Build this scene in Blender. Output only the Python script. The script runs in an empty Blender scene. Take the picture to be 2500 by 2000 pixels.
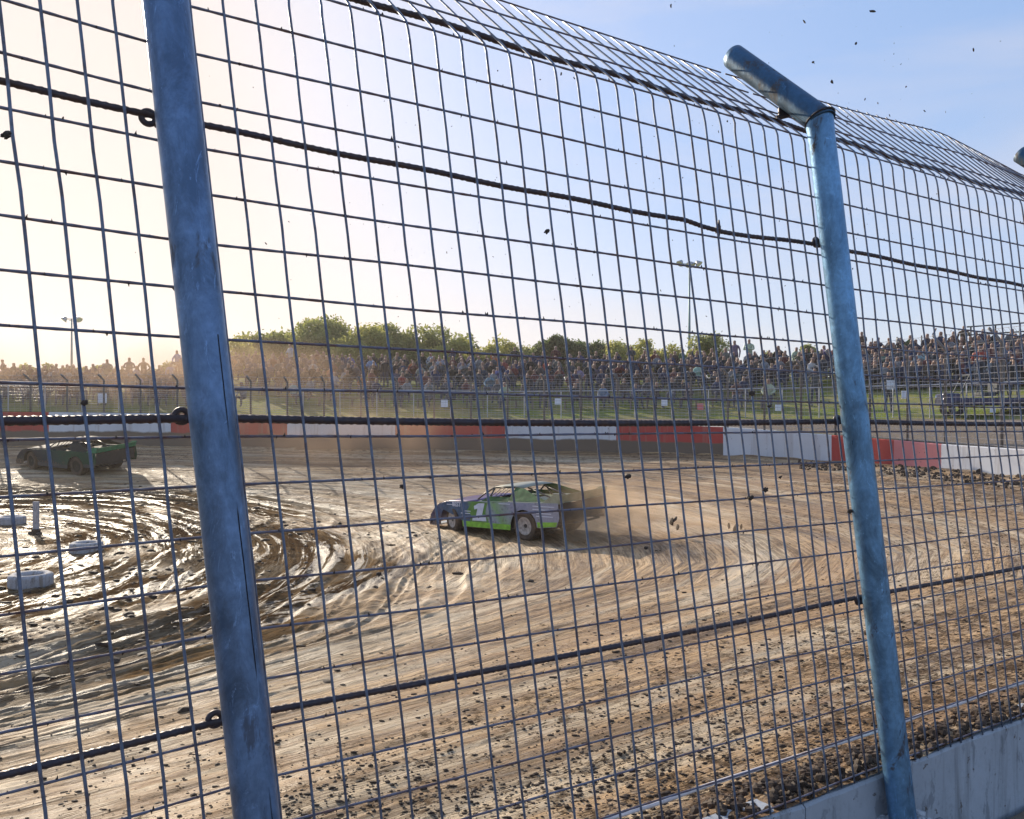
import bpy, bmesh, math, random
import numpy as np
from mathutils import Vector, Matrix
random.seed(7); RNG=np.random.RandomState(11)
SC=bpy.context.scene; COL=SC.collection
PI=math.pi; R=math.radians
F=2005.0; EY=2.9                       # focal length in photo pixels, eye height

# ------------------------------------------------------------------ camera
cd=bpy.data.cameras.new('camera'); cam=bpy.data.objects.new('camera',cd); COL.objects.link(cam)
cam.location=(0,0,EY); cam.rotation_euler=(R(90),0,0)
cd.sensor_width=36; cd.lens=36*F/2500; cd.shift_y=20/2500; cd.clip_start=.05; cd.clip_end=6000
SC.camera=cam
SC.render.resolution_x=1024; SC.render.resolution_y=819
# ------------------------------------------------------------------ world + sun
SUN_AZ=-34.0; SUN_EL=23.0
w=bpy.data.worlds.new('World'); SC.world=w; w.use_nodes=True
nt=w.node_tree; nt.nodes.clear()
out=nt.nodes.new('ShaderNodeOutputWorld'); bg=nt.nodes.new('ShaderNodeBackground')
sky=nt.nodes.new('ShaderNodeTexSky'); sky.sky_type='NISHITA'; sky.sun_disc=False
sky.sun_elevation=R(SUN_EL); sky.sun_rotation=R(SUN_AZ)
sky.air_density=1.0; sky.dust_density=1.6; sky.ozone_density=1.6; sky.altitude=50
tc=nt.nodes.new('ShaderNodeTexCoord'); mp=nt.nodes.new('ShaderNodeMapping'); mp.inputs['Scale'].default_value=(1.3,1.3,6)
nz=nt.nodes.new('ShaderNodeTexNoise'); nz.inputs['Scale'].default_value=2.2; nz.inputs['Detail'].default_value=7; nz.inputs['Distortion'].default_value=.5
rp=nt.nodes.new('ShaderNodeValToRGB'); rp.color_ramp.elements[0].position=.42; rp.color_ramp.elements[0].color=(0,0,0,1); rp.color_ramp.elements[1].position=.85; rp.color_ramp.elements[1].color=(.5,.5,.5,1)
mx=nt.nodes.new('ShaderNodeMixRGB'); mx.inputs[2].default_value=(6.2,5.75,5.9,1)
nt.links.new(tc.outputs['Generated'],mp.inputs[0]); nt.links.new(mp.outputs[0],nz.inputs[0]); nt.links.new(nz.outputs[0],rp.inputs[0])
gm=nt.nodes.new('ShaderNodeGamma'); gm.inputs[1].default_value=.33; ml=nt.nodes.new('ShaderNodeMixRGB'); ml.blend_type='MULTIPLY'; ml.inputs[0].default_value=1; ml.inputs[2].default_value=(3.08,3.36,4.0,1)
nt.links.new(sky.outputs[0],gm.inputs[0]); nt.links.new(gm.outputs[0],ml.inputs[1])
nt.links.new(rp.outputs[0],mx.inputs[0]); hs=nt.nodes.new('ShaderNodeHueSaturation'); hs.inputs['Saturation'].default_value=1.5; nt.links.new(ml.outputs[0],hs.inputs['Color']); dk=nt.nodes.new('ShaderNodeMixRGB'); dk.inputs[2].default_value=(6.6,5.95,5.7,1); nt.links.new(hs.outputs[0],dk.inputs[1])
bw=nt.nodes.new('ShaderNodeRGBToBW'); nt.links.new(hs.outputs[0],bw.inputs[0]); mg=nt.nodes.new('ShaderNodeMapRange'); mg.interpolation_type='SMOOTHSTEP'; mg.inputs[1].default_value=4.2; mg.inputs[2].default_value=8.2
nt.links.new(bw.outputs[0],mg.inputs[0]); nt.links.new(mg.outputs[0],dk.inputs[0]); nt.links.new(dk.outputs[0],mx.inputs[1]); nt.links.new(mx.outputs[0],bg.inputs[0]); nt.links.new(bg.outputs[0],out.inputs[0])
bg.inputs[1].default_value=.11
sd=bpy.data.lights.new('sun','SUN'); sd.energy=5.0; sd.angle=R(.6); sd.color=(1,.88,.70)
sun=bpy.data.objects.new('sun',sd); COL.objects.link(sun)
sdir=Vector((math.sin(R(SUN_AZ))*math.cos(R(SUN_EL)),math.cos(R(SUN_AZ))*math.cos(R(SUN_EL)),math.sin(R(SUN_EL))))
sun.rotation_euler=sdir.to_track_quat('Z','Y').to_euler()
SC.view_settings.view_transform='Standard'; SC.view_settings.look='None'; SC.view_settings.gamma=1
SC.view_settings.exposure=0.33
try:
    SC.cycles.volume_step_rate=2.0; SC.cycles.volume_max_steps=96; SC.cycles.volume_bounces=1
    SC.cycles.max_bounces=6; SC.cycles.transparent_max_bounces=8
except Exception: pass

# ------------------------------------------------------------------ helpers
def P(px,py,Y): return Vector(((px-1250)/F*Y, Y, EY+(1020-py)/F*Y))
def tag(o,label=None,cat=None,group=None,kind=None):
    if label: o['label']=label
    if cat: o['category']=cat
    if group: o['group']=group
    if kind: o['kind']=kind
    return o
def empty(name,loc=(0,0,0),rz=0,parent=None):
    o=bpy.data.objects.new(name,None); COL.objects.link(o); o.location=loc; o.rotation_euler=(0,0,rz)
    o.empty_display_size=.1
    if parent: o.parent=parent
    return o
class MB:
    def __init__(s): s.v=[]; s.f=[]; s.m=[]
    def add(s,vs,fs,mi=0):
        b=len(s.v); s.v.extend([tuple(q) for q in vs]); s.f.extend([tuple(i+b for i in f) for f in fs]); s.m.extend([mi]*len(fs))
    def box(s,c,size,rot=None,mi=0):
        x,y,z=[q/2 for q in size]; M=rot or Matrix.Identity(3); c=Vector(c)
        vs=[c+M@Vector(p) for p in [(-x,-y,-z),(x,-y,-z),(x,y,-z),(-x,y,-z),(-x,-y,z),(x,-y,z),(x,y,z),(-x,y,z)]]
        s.add(vs,[(3,2,1,0),(4,5,6,7),(0,1,5,4),(1,2,6,5),(2,3,7,6),(3,0,4,7)],mi)
    def tube(s,pts,r,n=6,mi=0,caps=True,twist=0.0):
        pts=[Vector(p) for p in pts]; k=len(pts); rr=r if isinstance(r,(list,tuple)) else [r]*k
        vs=[]; ref=None
        for i,p in enumerate(pts):
            d=(pts[min(i+1,k-1)]-pts[max(i-1,0)]); 
            d=d.normalized() if d.length>1e-9 else Vector((0,0,1))
            if ref is None: ref=d.orthogonal().normalized()
            ref=(ref-d*ref.dot(d)); ref=ref.normalized() if ref.length>1e-6 else d.orthogonal().normalized()
            b=d.cross(ref)
            for j in range(n):
                a=2*PI*j/n+twist*i
                vs.append(p+(ref*math.cos(a)+b*math.sin(a))*rr[i])
        fs=[(i*n+j,i*n+(j+1)%n,(i+1)*n+(j+1)%n,(i+1)*n+j) for i in range(k-1) for j in range(n)]
        if caps: fs.append(tuple(range(n))[::-1]); fs.append(tuple((k-1)*n+j for j in range(n)))
        s.add(vs,fs,mi)
    def poly(s,pts,th,ax,mi=0):            # flat polygon extruded by th along ax
        ax=Vector(ax); n=len(pts); a=[Vector(p) for p in pts]; b=[p+ax*th for p in a]
        s.add(a+b,[tuple(range(n))[::-1],tuple(range(n,2*n))]+[(i,(i+1)%n,n+(i+1)%n,n+i) for i in range(n)],mi)
    def lathe(s,c,axis,prof,n=20,mi=0):    # prof: (radius, offset along axis)
        axis=Vector(axis).normalized(); u=axis.orthogonal().normalized(); w_=axis.cross(u); c=Vector(c); vs=[]
        for (r,h) in prof:
            for j in range(n):
                a=2*PI*j/n; vs.append(c+axis*h+(u*math.cos(a)+w_*math.sin(a))*r)
        k=len(prof); s.add(vs,[(i*n+j,i*n+(j+1)%n,(i+1)*n+(j+1)%n,(i+1)*n+j) for i in range(k-1) for j in range(n)],mi)
    def lump(s,c,r,seed=None,sq=(1,1,1),mi=0):
        c=Vector(c); vs=[]
        t=(1+5**.5)/2
        base=[(-1,t,0),(1,t,0),(-1,-t,0),(1,-t,0),(0,-1,t),(0,1,t),(0,-1,-t),(0,1,-t),(t,0,-1),(t,0,1),(-t,0,-1),(-t,0,1)]
        for p in base:
            q=Vector(p)/1.9*r*random.uniform(.65,1.25); vs.append(c+Vector((q.x*sq[0],q.y*sq[1],q.z*sq[2])))
        s.add(vs,[(0,11,5),(0,5,1),(0,1,7),(0,7,10),(0,10,11),(1,5,9),(5,11,4),(11,10,2),(10,7,6),(7,1,8),(3,9,4),(3,4,2),(3,2,6),(3,6,8),(3,8,9),(4,9,5),(2,4,11),(6,2,10),(8,6,7),(9,8,1)],mi)
    def build(s,name,mats,parent=None,smooth=False,bevel=0,loc=None):
        me=bpy.data.meshes.new(name); me.from_pydata(s.v,[],s.f); me.update()
        for m in (mats if isinstance(mats,(list,tuple)) else [mats]): me.materials.append(m)
        me.polygons.foreach_set('material_index',s.m)
        if smooth: me.polygons.foreach_set('use_smooth',[True]*len(s.f))
        o=bpy.data.objects.new(name,me); COL.objects.link(o)
        if parent: o.parent=parent
        if loc is not None: o.location=loc
        if bevel:
            b=o.modifiers.new('bevel','BEVEL'); b.width=bevel; b.segments=2; b.limit_method='ANGLE'
        return o
def npmesh(name,V,Fq,mat,parent=None,smooth=True,uv=None,attrs=None):
    me=bpy.data.meshes.new(name); nv=len(V); nf=len(Fq); k=Fq.shape[1]
    me.vertices.add(nv); me.vertices.foreach_set('co',V.astype(np.float32).ravel())
    me.loops.add(nf*k); me.loops.foreach_set('vertex_index',Fq.astype(np.int32).ravel())
    me.polygons.add(nf); me.polygons.foreach_set('loop_start',np.arange(0,nf*k,k,dtype=np.int32))
    me.polygons.foreach_set('use_smooth',np.full(nf,smooth)); 
    me.update(calc_edges=True)
    if uv is not None:
        l=me.uv_layers.new(name='UVMap'); l.data.foreach_set('uv',uv[Fq.ravel()].astype(np.float32).ravel())
    for an,av in (attrs or {}).items():
        a=me.attributes.new(an,'FLOAT','POINT'); a.data.foreach_set('value',av.astype(np.float32))
    me.materials.append(mat); me.validate()
    o=bpy.data.objects.new(name,me); COL.objects.link(o)
    if parent: o.parent=parent
    return o
def grid_faces(nu,nv):
    i=np.arange(nu-1)[:,None]; j=np.arange(nv-1)[None,:]; a=i*nv+j
    return np.stack([a,a+nv,a+nv+1,a+1],-1).reshape(-1,4)
_tabs={}
def vnoise(u,v,seed=0):                     # smooth 2-D value noise in -1..1
    if seed not in _tabs: _tabs[seed]=np.random.RandomState(seed+100).uniform(-1,1,(512,512))
    T=_tabs[seed]; u=np.asarray(u)+1000.; v=np.asarray(v)+1000.
    iu=np.floor(u).astype(int); iv=np.floor(v).astype(int); fu=u-iu; fv=v-iv
    fu=fu*fu*(3-2*fu); fv=fv*fv*(3-2*fv); g=lambda a,b:T[a%512,b%512]
    return (g(iu,iv)*(1-fu)+g(iu+1,iv)*fu)*(1-fv)+(g(iu,iv+1)*(1-fu)+g(iu+1,iv+1)*fu)*fv
def sstep(a,b,x):
    t=np.clip((x-a)/(b-a),0,1); return t*t*(3-2*t)

# ------------------------------------------------------------------ materials
class NT:
    def __init__(s,name):
        s.mat=bpy.data.materials.new(name); s.mat.use_nodes=True; s.t=s.mat.node_tree; s.t.nodes.clear()
        s.o=s.n('OutputMaterial'); s.b=s.n('BsdfPrincipled'); s.l(s.b.outputs[0],s.o.inputs[0])
    def n(s,k,**kw):
        q=s.t.nodes.new('ShaderNode'+k)
        for a,b in kw.items():
            if a.startswith('_'): setattr(q,a[1:],b)
            else: q.inputs[a.replace('_',' ')].default_value=b
        return q
    def l(s,a,b): s.t.links.new(a,b)
    def noise(s,vec,scale,detail=4,rough=.55,mapscale=None,dist=0):
        if mapscale is not None:
            m=s.n('Mapping'); m.inputs['Scale'].default_value=mapscale; s.l(vec,m.inputs[0]); vec=m.outputs[0]
        q=s.n('TexNoise',Scale=scale,Detail=detail,Roughness=rough,Distortion=dist); s.l(vec,q.inputs['Vector']); return q.outputs[0]
    def ramp(s,fac,stops):
        q=s.n('ValToRGB'); e=q.color_ramp.elements
        while len(e)<len(stops): e.new(.5)
        for k,(p,c) in enumerate(stops):
            e[k].position=p; e[k].color=(c,c,c,1) if isinstance(c,(int,float)) else (*c,1)
        s.l(fac,q.inputs[0]); return q.outputs[0]
    def mix(s,f,a,b,mode='MIX'):
        q=s.n('MixRGB',_blend_type=mode)
        for i,x in ((0,f),(1,a),(2,b)):
            if isinstance(x,(int,float)): q.inputs[i].default_value=x if i==0 else (x,x,x,1)
            elif isinstance(x,tuple): q.inputs[i].default_value=(*x,1)
            else: s.l(x,q.inputs[i])
        return q.outputs[0]
    def math(s,op,a,b=0.0,clamp=False):
        q=s.n('Math',_operation=op,_use_clamp=clamp)
        for i,x in ((0,a),(1,b)):
            if isinstance(x,(int,float)): q.inputs[i].default_value=x
            else: s.l(x,q.inputs[i])
        return q.outputs[0]
    def bump(s,h,st=.4,dist=.01,prev=None):
        q=s.n('Bump',Strength=st,Distance=dist); s.l(h,q.inputs['Height'])
        if prev is not None: s.l(prev,q.inputs['Normal'])
        return q.outputs[0]
    def set(s,**kw):
        for a,x in kw.items():
            i=s.b.inputs[a.replace('_',' ')]
            if isinstance(x,(int,float)): i.default_value=x
            elif isinstance(x,tuple): i.default_value=(*x,1)
            else: s.l(x,i)
        return s.mat
    def obj(s): return s.n('TexCoord').outputs['Object']
    def uv(s): return s.n('UVMap').outputs[0]
def simple(name,col,rough=.6,metal=0,var=.25,scale=8,bump=0.0,spec=.5):
    m=NT(name); v=m.obj(); f=m.noise(v,scale,5)
    c=m.mix(m.ramp(f,[(.3,0),(.7,1)]),tuple(q*(1-var) for q in col),tuple(min(1,q*(1+var)) for q in col))
    kw=dict(Base_Color=c,Roughness=rough,Metallic=metal)
    if bump: kw['Normal']=m.bump(m.noise(v,scale*4,5),bump,.01)
    m.set(**kw); m.b.inputs['Specular IOR Level'].default_value=spec
    return m.mat

# ------------------------------------------------------------------ fence / wall layout
UL=np.array([-.115,.010,1.0])                       # the whole fence leans a little towards the infield end
A0=np.array([-.941,2.57]); DR=np.array([.843,.538]); DL=np.array([-.765,-.644])
def fline(s):
    return A0+DR*s if s>=0 else A0+DL*(-s)
def fdir(s): return DR if s>=0 else -DL
def fnorm(s):
    d=fdir(s); return np.array([-d[1],d[0]])        # towards the track
def FP(s,z,off=0.0,lift=0.0):
    """point on the fence surface: s along it, z above eye level, off towards the track"""
    b=fline(s)+fnorm(s)*off
    zz=z-(.0054*s if s>0 else 0)
    return Vector((b[0]+UL[0]*z,b[1]+UL[1]*z,EY+zz+lift))
def wallpt(s):
    p=FP(s,-1.84); return (p.x,p.y)
# far wall: (photo x, photo y of top, photo y of base, distance)
FW=[(-700,999,1086,33.0),(-180,1004,1089,34.0),(119,1006.5,1090,34.3),(417,1009.5,1091,34.5),(701,1019,1097,34.5),(965,1023,1101,34.5),(1233,1028,1103,34),(1504.5,1034,1107,33),
    (1765.5,1043,1112,31),(2030,1062,1128,28.5),(2298,1084,1146,25),(2560,1101,1172,21.8)]
far_xy=[((q[0]-1250)/F*q[3],q[3]) for q in FW]; far_top=[(1020-q[1])/F*q[3] for q in FW]; far_base=[(1020-q[2])/F*q[3] for q in FW]
poly_xy=[(-60,31),(-42,32)]+far_xy+[(15.6,17.5),(15.2,14.2),(12.9,11.2)]+[wallpt(s) for s in (11.0,8.0,4.0,0.0,-3.0,-12.0,-20.0)]
poly_base=[-1.1,-1.15]+far_base+[-1.8,-1.9,-1.95]+[-2.0]*7
poly_top=[.2,.2]+far_top+[-1.1,-1.4,-1.65]+[-1.84]*7
C0=np.array([-15.0,14.5]); RI=11.0
pol=[]
for (x,y),b,t in zip(poly_xy,poly_base,poly_top):
    dx,dy=x-C0[0],y-C0[1]; pol.append((math.atan2(dy,dx),math.hypot(dx,dy),b,t))
# dense resample of the wall polyline -> theta tables
TH=[];RW=[];ZB=[];ZT=[]
for i in range(len(poly_xy)-1):
    for k in range(40):
        t=k/40; x=poly_xy[i][0]*(1-t)+poly_xy[i+1][0]*t; y=poly_xy[i][1]*(1-t)+poly_xy[i+1][1]*t
        TH.append(math.atan2(y-C0[1],x-C0[0])); RW.append(math.hypot(x-C0[0],y-C0[1]))
        ZB.append(poly_base[i]*(1-t)+poly_base[i+1]*t); ZT.append(poly_top[i]*(1-t)+poly_top[i+1]*t)
o_=np.argsort(TH); TH=np.array(TH)[o_]; RW=np.array(RW)[o_]; ZB=np.array(ZB)[o_]; ZT=np.array(ZT)[o_]
def Rw(th): return np.interp(th,TH,RW)
def zbase(th): return np.interp(th,TH,ZB)
def ztop(th): return np.interp(th,TH,ZT)
ZIN=-2.80
def track_h(th,r):
    rw=Rw(th); v=np.clip((r-RI)/(rw-RI),0,1)
    zi=ZIN+.38*sstep(.7,1.3,th)
    z=zi+(zbase(th)-zi)*v**1.25
    inf=-2.69+ (zi+2.69)*sstep(RI-3.5,RI,r)
    z=np.where(r<RI,inf,z)
    return z
def ruts(th,r):
    rw=Rw(th); v=(r-RI)/(rw-RI); vr=11+v*14      # concentric lane coordinate in metres
    u=th*17
    wob=vnoise(u*.12,vr*.15,1)*.9
    a=vnoise(u*.05,(vr+wob)*1.7,2); b=vnoise(u*.06,(vr+wob*.8)*4.2,3); c=vnoise(u*.3,(vr+wob*.6)*9.,4)
    amp=.018+.055*np.exp(-((v-.04)/.16)**2)
    near=sstep(.90,1.0,v)
    l=vnoise(u*1.4,vr*1.5,5)*.6+vnoise(u*3.3,vr*3.6,6)*.4
    f=vnoise(u*8.,vr*9.,7)
    ridge=lambda q:(1-np.abs(q))*2-1
    inn=np.exp(-((v-.03)/.22)**2)
    w2=vnoise(u*.13,vr*.3,15)*1.6
    rd=ridge(vnoise(u*.07,(vr+w2)*2.6,16))*.6+ridge(vnoise(u*.09,(vr+w2*.9)*7.5,17))*.55
    cl=ridge(vnoise(u*4.,vr*4.4,18))*vnoise(u*1.1,vr*1.3,19)
    rough=.012+.03*near+.014*np.exp(-((v-.0)/.2)**2)
    h=amp*(1-.6*near)*(a*.5+b*.5+c*.35)+rough*l+.007*f+(.009+.045*inn)*(1-near)*rd+.012*inn*cl
    # dirt heaped against the near wall
    h=h+sstep(.955,.995,v)*.05*(1+.7*vnoise(u*2.2,vr*4,8))
    # dirt heaped up to and over the top of the near wall
    dw=rw-r; hp=sstep(.75,.10,dw) if False else 1-sstep(.08,.75,dw)
    tgt=-1.828+.014*vnoise(u*9,r*9,9)+.02*vnoise(u*3,r*3,10)-track_h(th,r)
    return np.where(th<.12,h*(1-hp)+tgt*hp,h)
def track_z(x,y,rut=True):
    dx,dy=x-C0[0],y-C0[1]; th=math.atan2(dy,dx); r=math.hypot(dx,dy)
    z=float(track_h(th,r)); 
    if rut: z+=float(ruts(np.array(th),np.array(r)))
    return EY+z
def outer_h(th,r):
    d=r-Rw(th); far=sstep(-.05,.30,th)
    zt=ztop(th)
    z6=np.maximum(-.05,zt+.03)
    z=np.interp(d,[0,1],[0,1])*.0+ (zt+.02)+(z6-zt-.02)*sstep(0,6,d)
    z=z+ .205*np.clip(d-6,0,11)- .02*np.clip(d-24,0,90)
    return z*far+(-2.35)*(1-far)
def outer_z(x,y):
    dx,dy=x-C0[0],y-C0[1]; return EY+float(outer_h(np.array(math.atan2(dy,dx)),np.array(math.hypot(dx,dy))))
def on_ray(px,d):
    """ground point of the bank seen at photo column px, d metres behind the far wall"""
    lo,hi=18.,120.
    for _ in range(40):
        Y=(lo+hi)/2; x=(px-1250)/F*Y; th=math.atan2(Y-C0[1],x-C0[0]); rr=math.hypot(Y-C0[1],x-C0[0])
        if rr-float(Rw(th))<d: lo=Y
        else: hi=Y
    return Vector((x,Y,outer_z(x,Y)))

# ------------------------------------------------------------------ track surface
def dirt_mat():
    m=NT('clay'); uv=m.uv(); ob=m.obj()
    wet=m.n('Attribute',_attribute_name='wet').outputs['Fac']
    clod=m.n('Attribute',_attribute_name='clod').outputs['Fac']
    st1=m.noise(uv,1.0,6,.6,(.12,1.6,1),.4)       # long streaks round the bend
    st2=m.noise(uv,1.0,6,.7,(.28,9.,1),.35)
    bl=m.noise(ob,.55,6,.6); fine=m.noise(ob,16,6,.7); mid=m.noise(ob,4.5,6,.65,None,.6)
    f1=m.ramp(m.math('ADD',m.math('MULTIPLY',st1,.5),m.math('MULTIPLY',st2,.5)),[(.43,0),(.56,1)])
    col=m.mix(f1,(.10,.052,.022),(.54,.345,.165))
    col=m.mix(m.ramp(bl,[(.42,0),(.62,.6)]),col,(.36,.20,.08))
    bl2=m.noise(uv,1.0,5,.6,(.16,.9,1),.8)
    col=m.mix(m.ramp(bl2,[(.50,0),(.60,.7)]),col,(.66,.52,.34))
    fl=m.noise(uv,1.0,6,.75,(14,40,1),.4)
    cr=m.math('ADD',m.math('MULTIPLY',fl,.55),m.math('MULTIPLY',mid,.45))
    thr=m.math('SUBTRACT',.60,m.math('MULTIPLY',clod,.115))
    d_=m.math('SUBTRACT',cr,thr); crumb=m.ramp(d_,[(0.0,0),(.025,1)])
    col=m.mix(m.math('MULTIPLY',crumb,.9),col,(.055,.034,.020))
    col=m.mix(m.ramp(fine,[(.3,.3),(.5,0)]),col,(.62,.52,.42))
    sk=m.noise(uv,1.0,7,.78,(1.1,26,1),.5); skm=m.noise(uv,1.0,4,.6,(.25,1.4,1),.3)
    stroke=m.ramp(m.math('ADD',m.math('MULTIPLY',sk,.72),m.math('MULTIPLY',skm,.28)),[(.50,0),(.545,1)])
    col=m.mix(m.math('MULTIPLY',stroke,.6),col,(.085,.046,.020))
    wm=m.ramp(m.noise(uv,1.0,6,.72,(.16,3.4,1),.5),[(.52,0),(.56,1)])
    wpud=m.math('MULTIPLY',wet,wm)
    col=m.mix(m.math('MULTIPLY',wet,.9),col,m.mix(.75,col,(.035,.022,.014)))
    rb=m.ramp(m.noise(ob,1.7,5,.6),[(.35,.46),(.7,.85)])
    rough=m.mix(wpud,rb,.33)
    rough=m.mix(m.math('MAXIMUM',crumb,m.math('MULTIPLY',stroke,m.math('SUBTRACT',.8,wpud,True))),rough,.92)
    spec=m.mix(m.math('MULTIPLY',m.math('MULTIPLY',wet,1.6,True),m.math('SUBTRACT',1.0,wm)),m.mix(crumb,.5,.1),.0)
    m.l(spec,m.b.inputs['Specular IOR Level'])
    # tread marks across the lanes
    wv=m.n('TexWave',_wave_type='BANDS',_bands_direction='X',Scale=2.2,Distortion=1.2,Detail=2.0); m.l(uv,wv.inputs[0])
    band=m.ramp(m.noise(uv,1.0,2,.5,(.07,1.1,1)),[(.56,0),(.62,1)])
    n1=m.bump(m.math('MULTIPLY',wv.outputs[0],band),.35,.012)
    n2=m.bump(st2,.7,.05,n1); n3=m.bump(mid,.8,.05,n2); n4=m.bump(m.math('ADD',fl,sk),.8,.018,n3); n4=m.bump(m.math('MULTIPLY',m.noise(ob,26,5,.8),wet),.9,.03,n4)
    return m.set(Base_Color=col,Roughness=rough,Normal=n4)
DIRT=dirt_mat()
def build_track():
    th=np.concatenate([np.linspace(R(-88),R(-62),60)[:-1],np.linspace(R(-62),R(112),1150),np.linspace(R(112),R(150),80)[1:]])
    s=np.concatenate([np.linspace(-1,-.45,40)[:-1],np.linspace(-.45,0,150)[:-1],np.linspace(0,.55,330)[:-1],np.linspace(.55,.90,130)[:-1],np.linspace(.90,.9992,130)])
    T,S=np.meshgrid(th,s,indexing='ij'); RWt=Rw(T)
    r=np.where(S<0,RI*(1+S),RI+S*(RWt-RI)); Z=track_h(T,r)+ruts(T,r)*np.clip(r/3,0,1)
    X=C0[0]+r*np.cos(T); Y=C0[1]+r*np.sin(T)
    V=np.stack([X,Y,Z+EY],-1).reshape(-1,3)
    vr=np.where(S<0,r,11+S*14); uv=np.stack([T*17,vr],-1).reshape(-1,2)
    wet=np.exp(-((r-9.5)/3.6)**2)*sstep(-.75,-.3,T)*(1-.25*sstep(1.2,1.6,T))
    wet=np.clip(wet*(1.15+1.0*vnoise(T*5,vr*.9,21)+.5*vnoise(T*17,vr*2.3,23)),0,1)
    wet=np.maximum(wet,.55*np.clip(sstep(12.4,13,vr)*(1-sstep(14,14.6,vr))*sstep(-.72,-.6,T)*(1-sstep(-.45,-.3,T)),0,1))
    clod=np.clip(sstep(.25,.95,S)*np.where(T<.4,1.,.45)+.35*vnoise(T*6,vr*.6,22),0,1)
    return npmesh('track',V,grid_faces(*T.shape),DIRT,uv=uv,attrs={'wet':wet.ravel(),'clod':clod.ravel()})
tr=build_track(); tag(tr,kind='structure')

# ------------------------------------------------------------------ outer ground
def grass_mat():
    m=NT('grass_ground'); ob=m.obj(); road=m.n('Attribute',_attribute_name='road').outputs['Fac']
    a=m.noise(ob,.5,5,.6); b=m.noise(ob,9,6,.7); c=m.noise(ob,2.2,4,.6,(1,1,.3))
    col=m.mix(m.ramp(b,[(.3,0),(.7,1)]),(.085,.125,.018),(.26,.29,.045))
    col=m.mix(m.ramp(a,[(.42,0),(.6,.8)]),col,(.30,.25,.10))
    col=m.mix(m.ramp(c,[(.3,.5),(.5,0)]),col,(.07,.09,.02))
    rd=m.mix(m.ramp(b,[(.3,0),(.7,1)]),(.15,.115,.085),(.27,.22,.17))
    col=m.mix(m.ramp(m.math('ADD',road,m.math('MULTIPLY',m.math('SUBTRACT',a,.5),.5)),[(.45,0),(.55,1)]),col,rd)
    m.b.inputs['Specular IOR Level'].default_value=.15
    return m.set(Base_Color=col,Roughness=.9,Normal=m.bump(b,.9,.08))
GRASS=grass_mat()
th=np.linspace(R(-100),R(160),420); dd=np.concatenate([np.linspace(.06,30,150),np.geomspace(31,230,40)])
T,D=np.meshgrid(th,dd,indexing='ij'); r=Rw(T)+D; Z=outer_h(T,r)
Z=Z+.05*vnoise(T*40,D*.9,31)*sstep(5,9,D)
X=C0[0]+r*np.cos(T); Y=C0[1]+r*np.sin(T)
road=np.where(T>.15,1-sstep(4.5,6.5,D),1.0)
g=npmesh('ground',np.stack([X,Y,Z+EY],-1).reshape(-1,3),grid_faces(*T.shape)[:,::-1],GRASS,attrs={'road':road.ravel()}); tag(g,kind='structure')
mb=MB(); mb.add([(-290,-190,-3.2),(290,-190,-3.2),(290,390,-3.2),(-290,390,-3.2)],[(0,1,2,3)])
fieldo=mb.build('field',simple('field_grass',(.10,.13,.05),.9,scale=.05)); tag(fieldo,kind='structure')

# ------------------------------------------------------------------ dirt crumbs (stuff)
def crumbs():
    mb=MB(); n=0
    while n<8000:
        px=random.uniform(-60,2560); py=random.triangular(1180,2080,1950)
        Y=F*2.3/(py-1020)
        for _ in range(5): 
            x=(px-1250)/F*Y; z=track_z(x,Y,False); Y=(EY-z)*F/(py-1020)
        x=(px-1250)/F*Y
        thv=math.atan2(Y-C0[1],x-C0[0]); rr=math.hypot(Y-C0[1],x-C0[0]); v=(rr-RI)/(float(Rw(thv))-RI)
        if v>.99: continue
        dens=.05+.95*float(sstep(.25,.95,v))
        if vnoise(x*1.3,Y*1.3,41)<-.1 and v<.8: dens*=.35
        if random.random()>dens: continue
        s=random.choice([.0025,.003,.004,.005,.006,.010])*random.uniform(.7,1.2)*(1.0+Y*.06)
        mb.lump((x,Y,track_z(x,Y)+s*.25),s,sq=(random.uniform(.9,2.2),random.uniform(.8,1.3),random.uniform(.4,.9))); n+=1
    # coarse clods in the heap by the walls
    for k in range(1500):
        s=random.uniform(-1.2,6.5); off=.02+abs(random.gauss(0,.22))
        p=FP(s,-1.8,off); z=track_z(p.x,p.y); q=random.uniform(.008,.03)
        mb.lump((p.x,p.y,z+q*.3),q)
    for k in range(420):
        px=random.uniform(1950,2540); 
        i=np.interp(px,[q[0] for q in FW],[q[3] for q in FW])-random.uniform(.3,2.2)
        x=(px-1250)/F*i; q=random.uniform(.03,.10)*random.uniform(.5,1); mb.lump((x,i,track_z(x,i)+q*.2),q)
    n=0
    while n<1900:
        a=random.uniform(-.75,1.45); rr=random.gauss(9.6,2.0); 
        if rr<3 or rr>17: continue
        x=C0[0]+rr*math.cos(a); Y=C0[1]+rr*math.sin(a); q=random.choice([.010,.012,.015,.02,.025,.035,.055])*random.uniform(.6,1.1)
        mb.lump((x,Y,track_z(x,Y)+q*.1),q,sq=(random.uniform(.9,2.4),random.uniform(.8,1.6),random.uniform(.4,.8))); n+=1
    return mb.build('dirt_crumbs',simple('wet_clod',(.055,.036,.024),.7,var=.5,scale=5,bump=.6,spec=.25))
tag(crumbs(),'dark crumbs and clods of clay scattered over the dirt track','dirt',kind='stuff')

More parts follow.
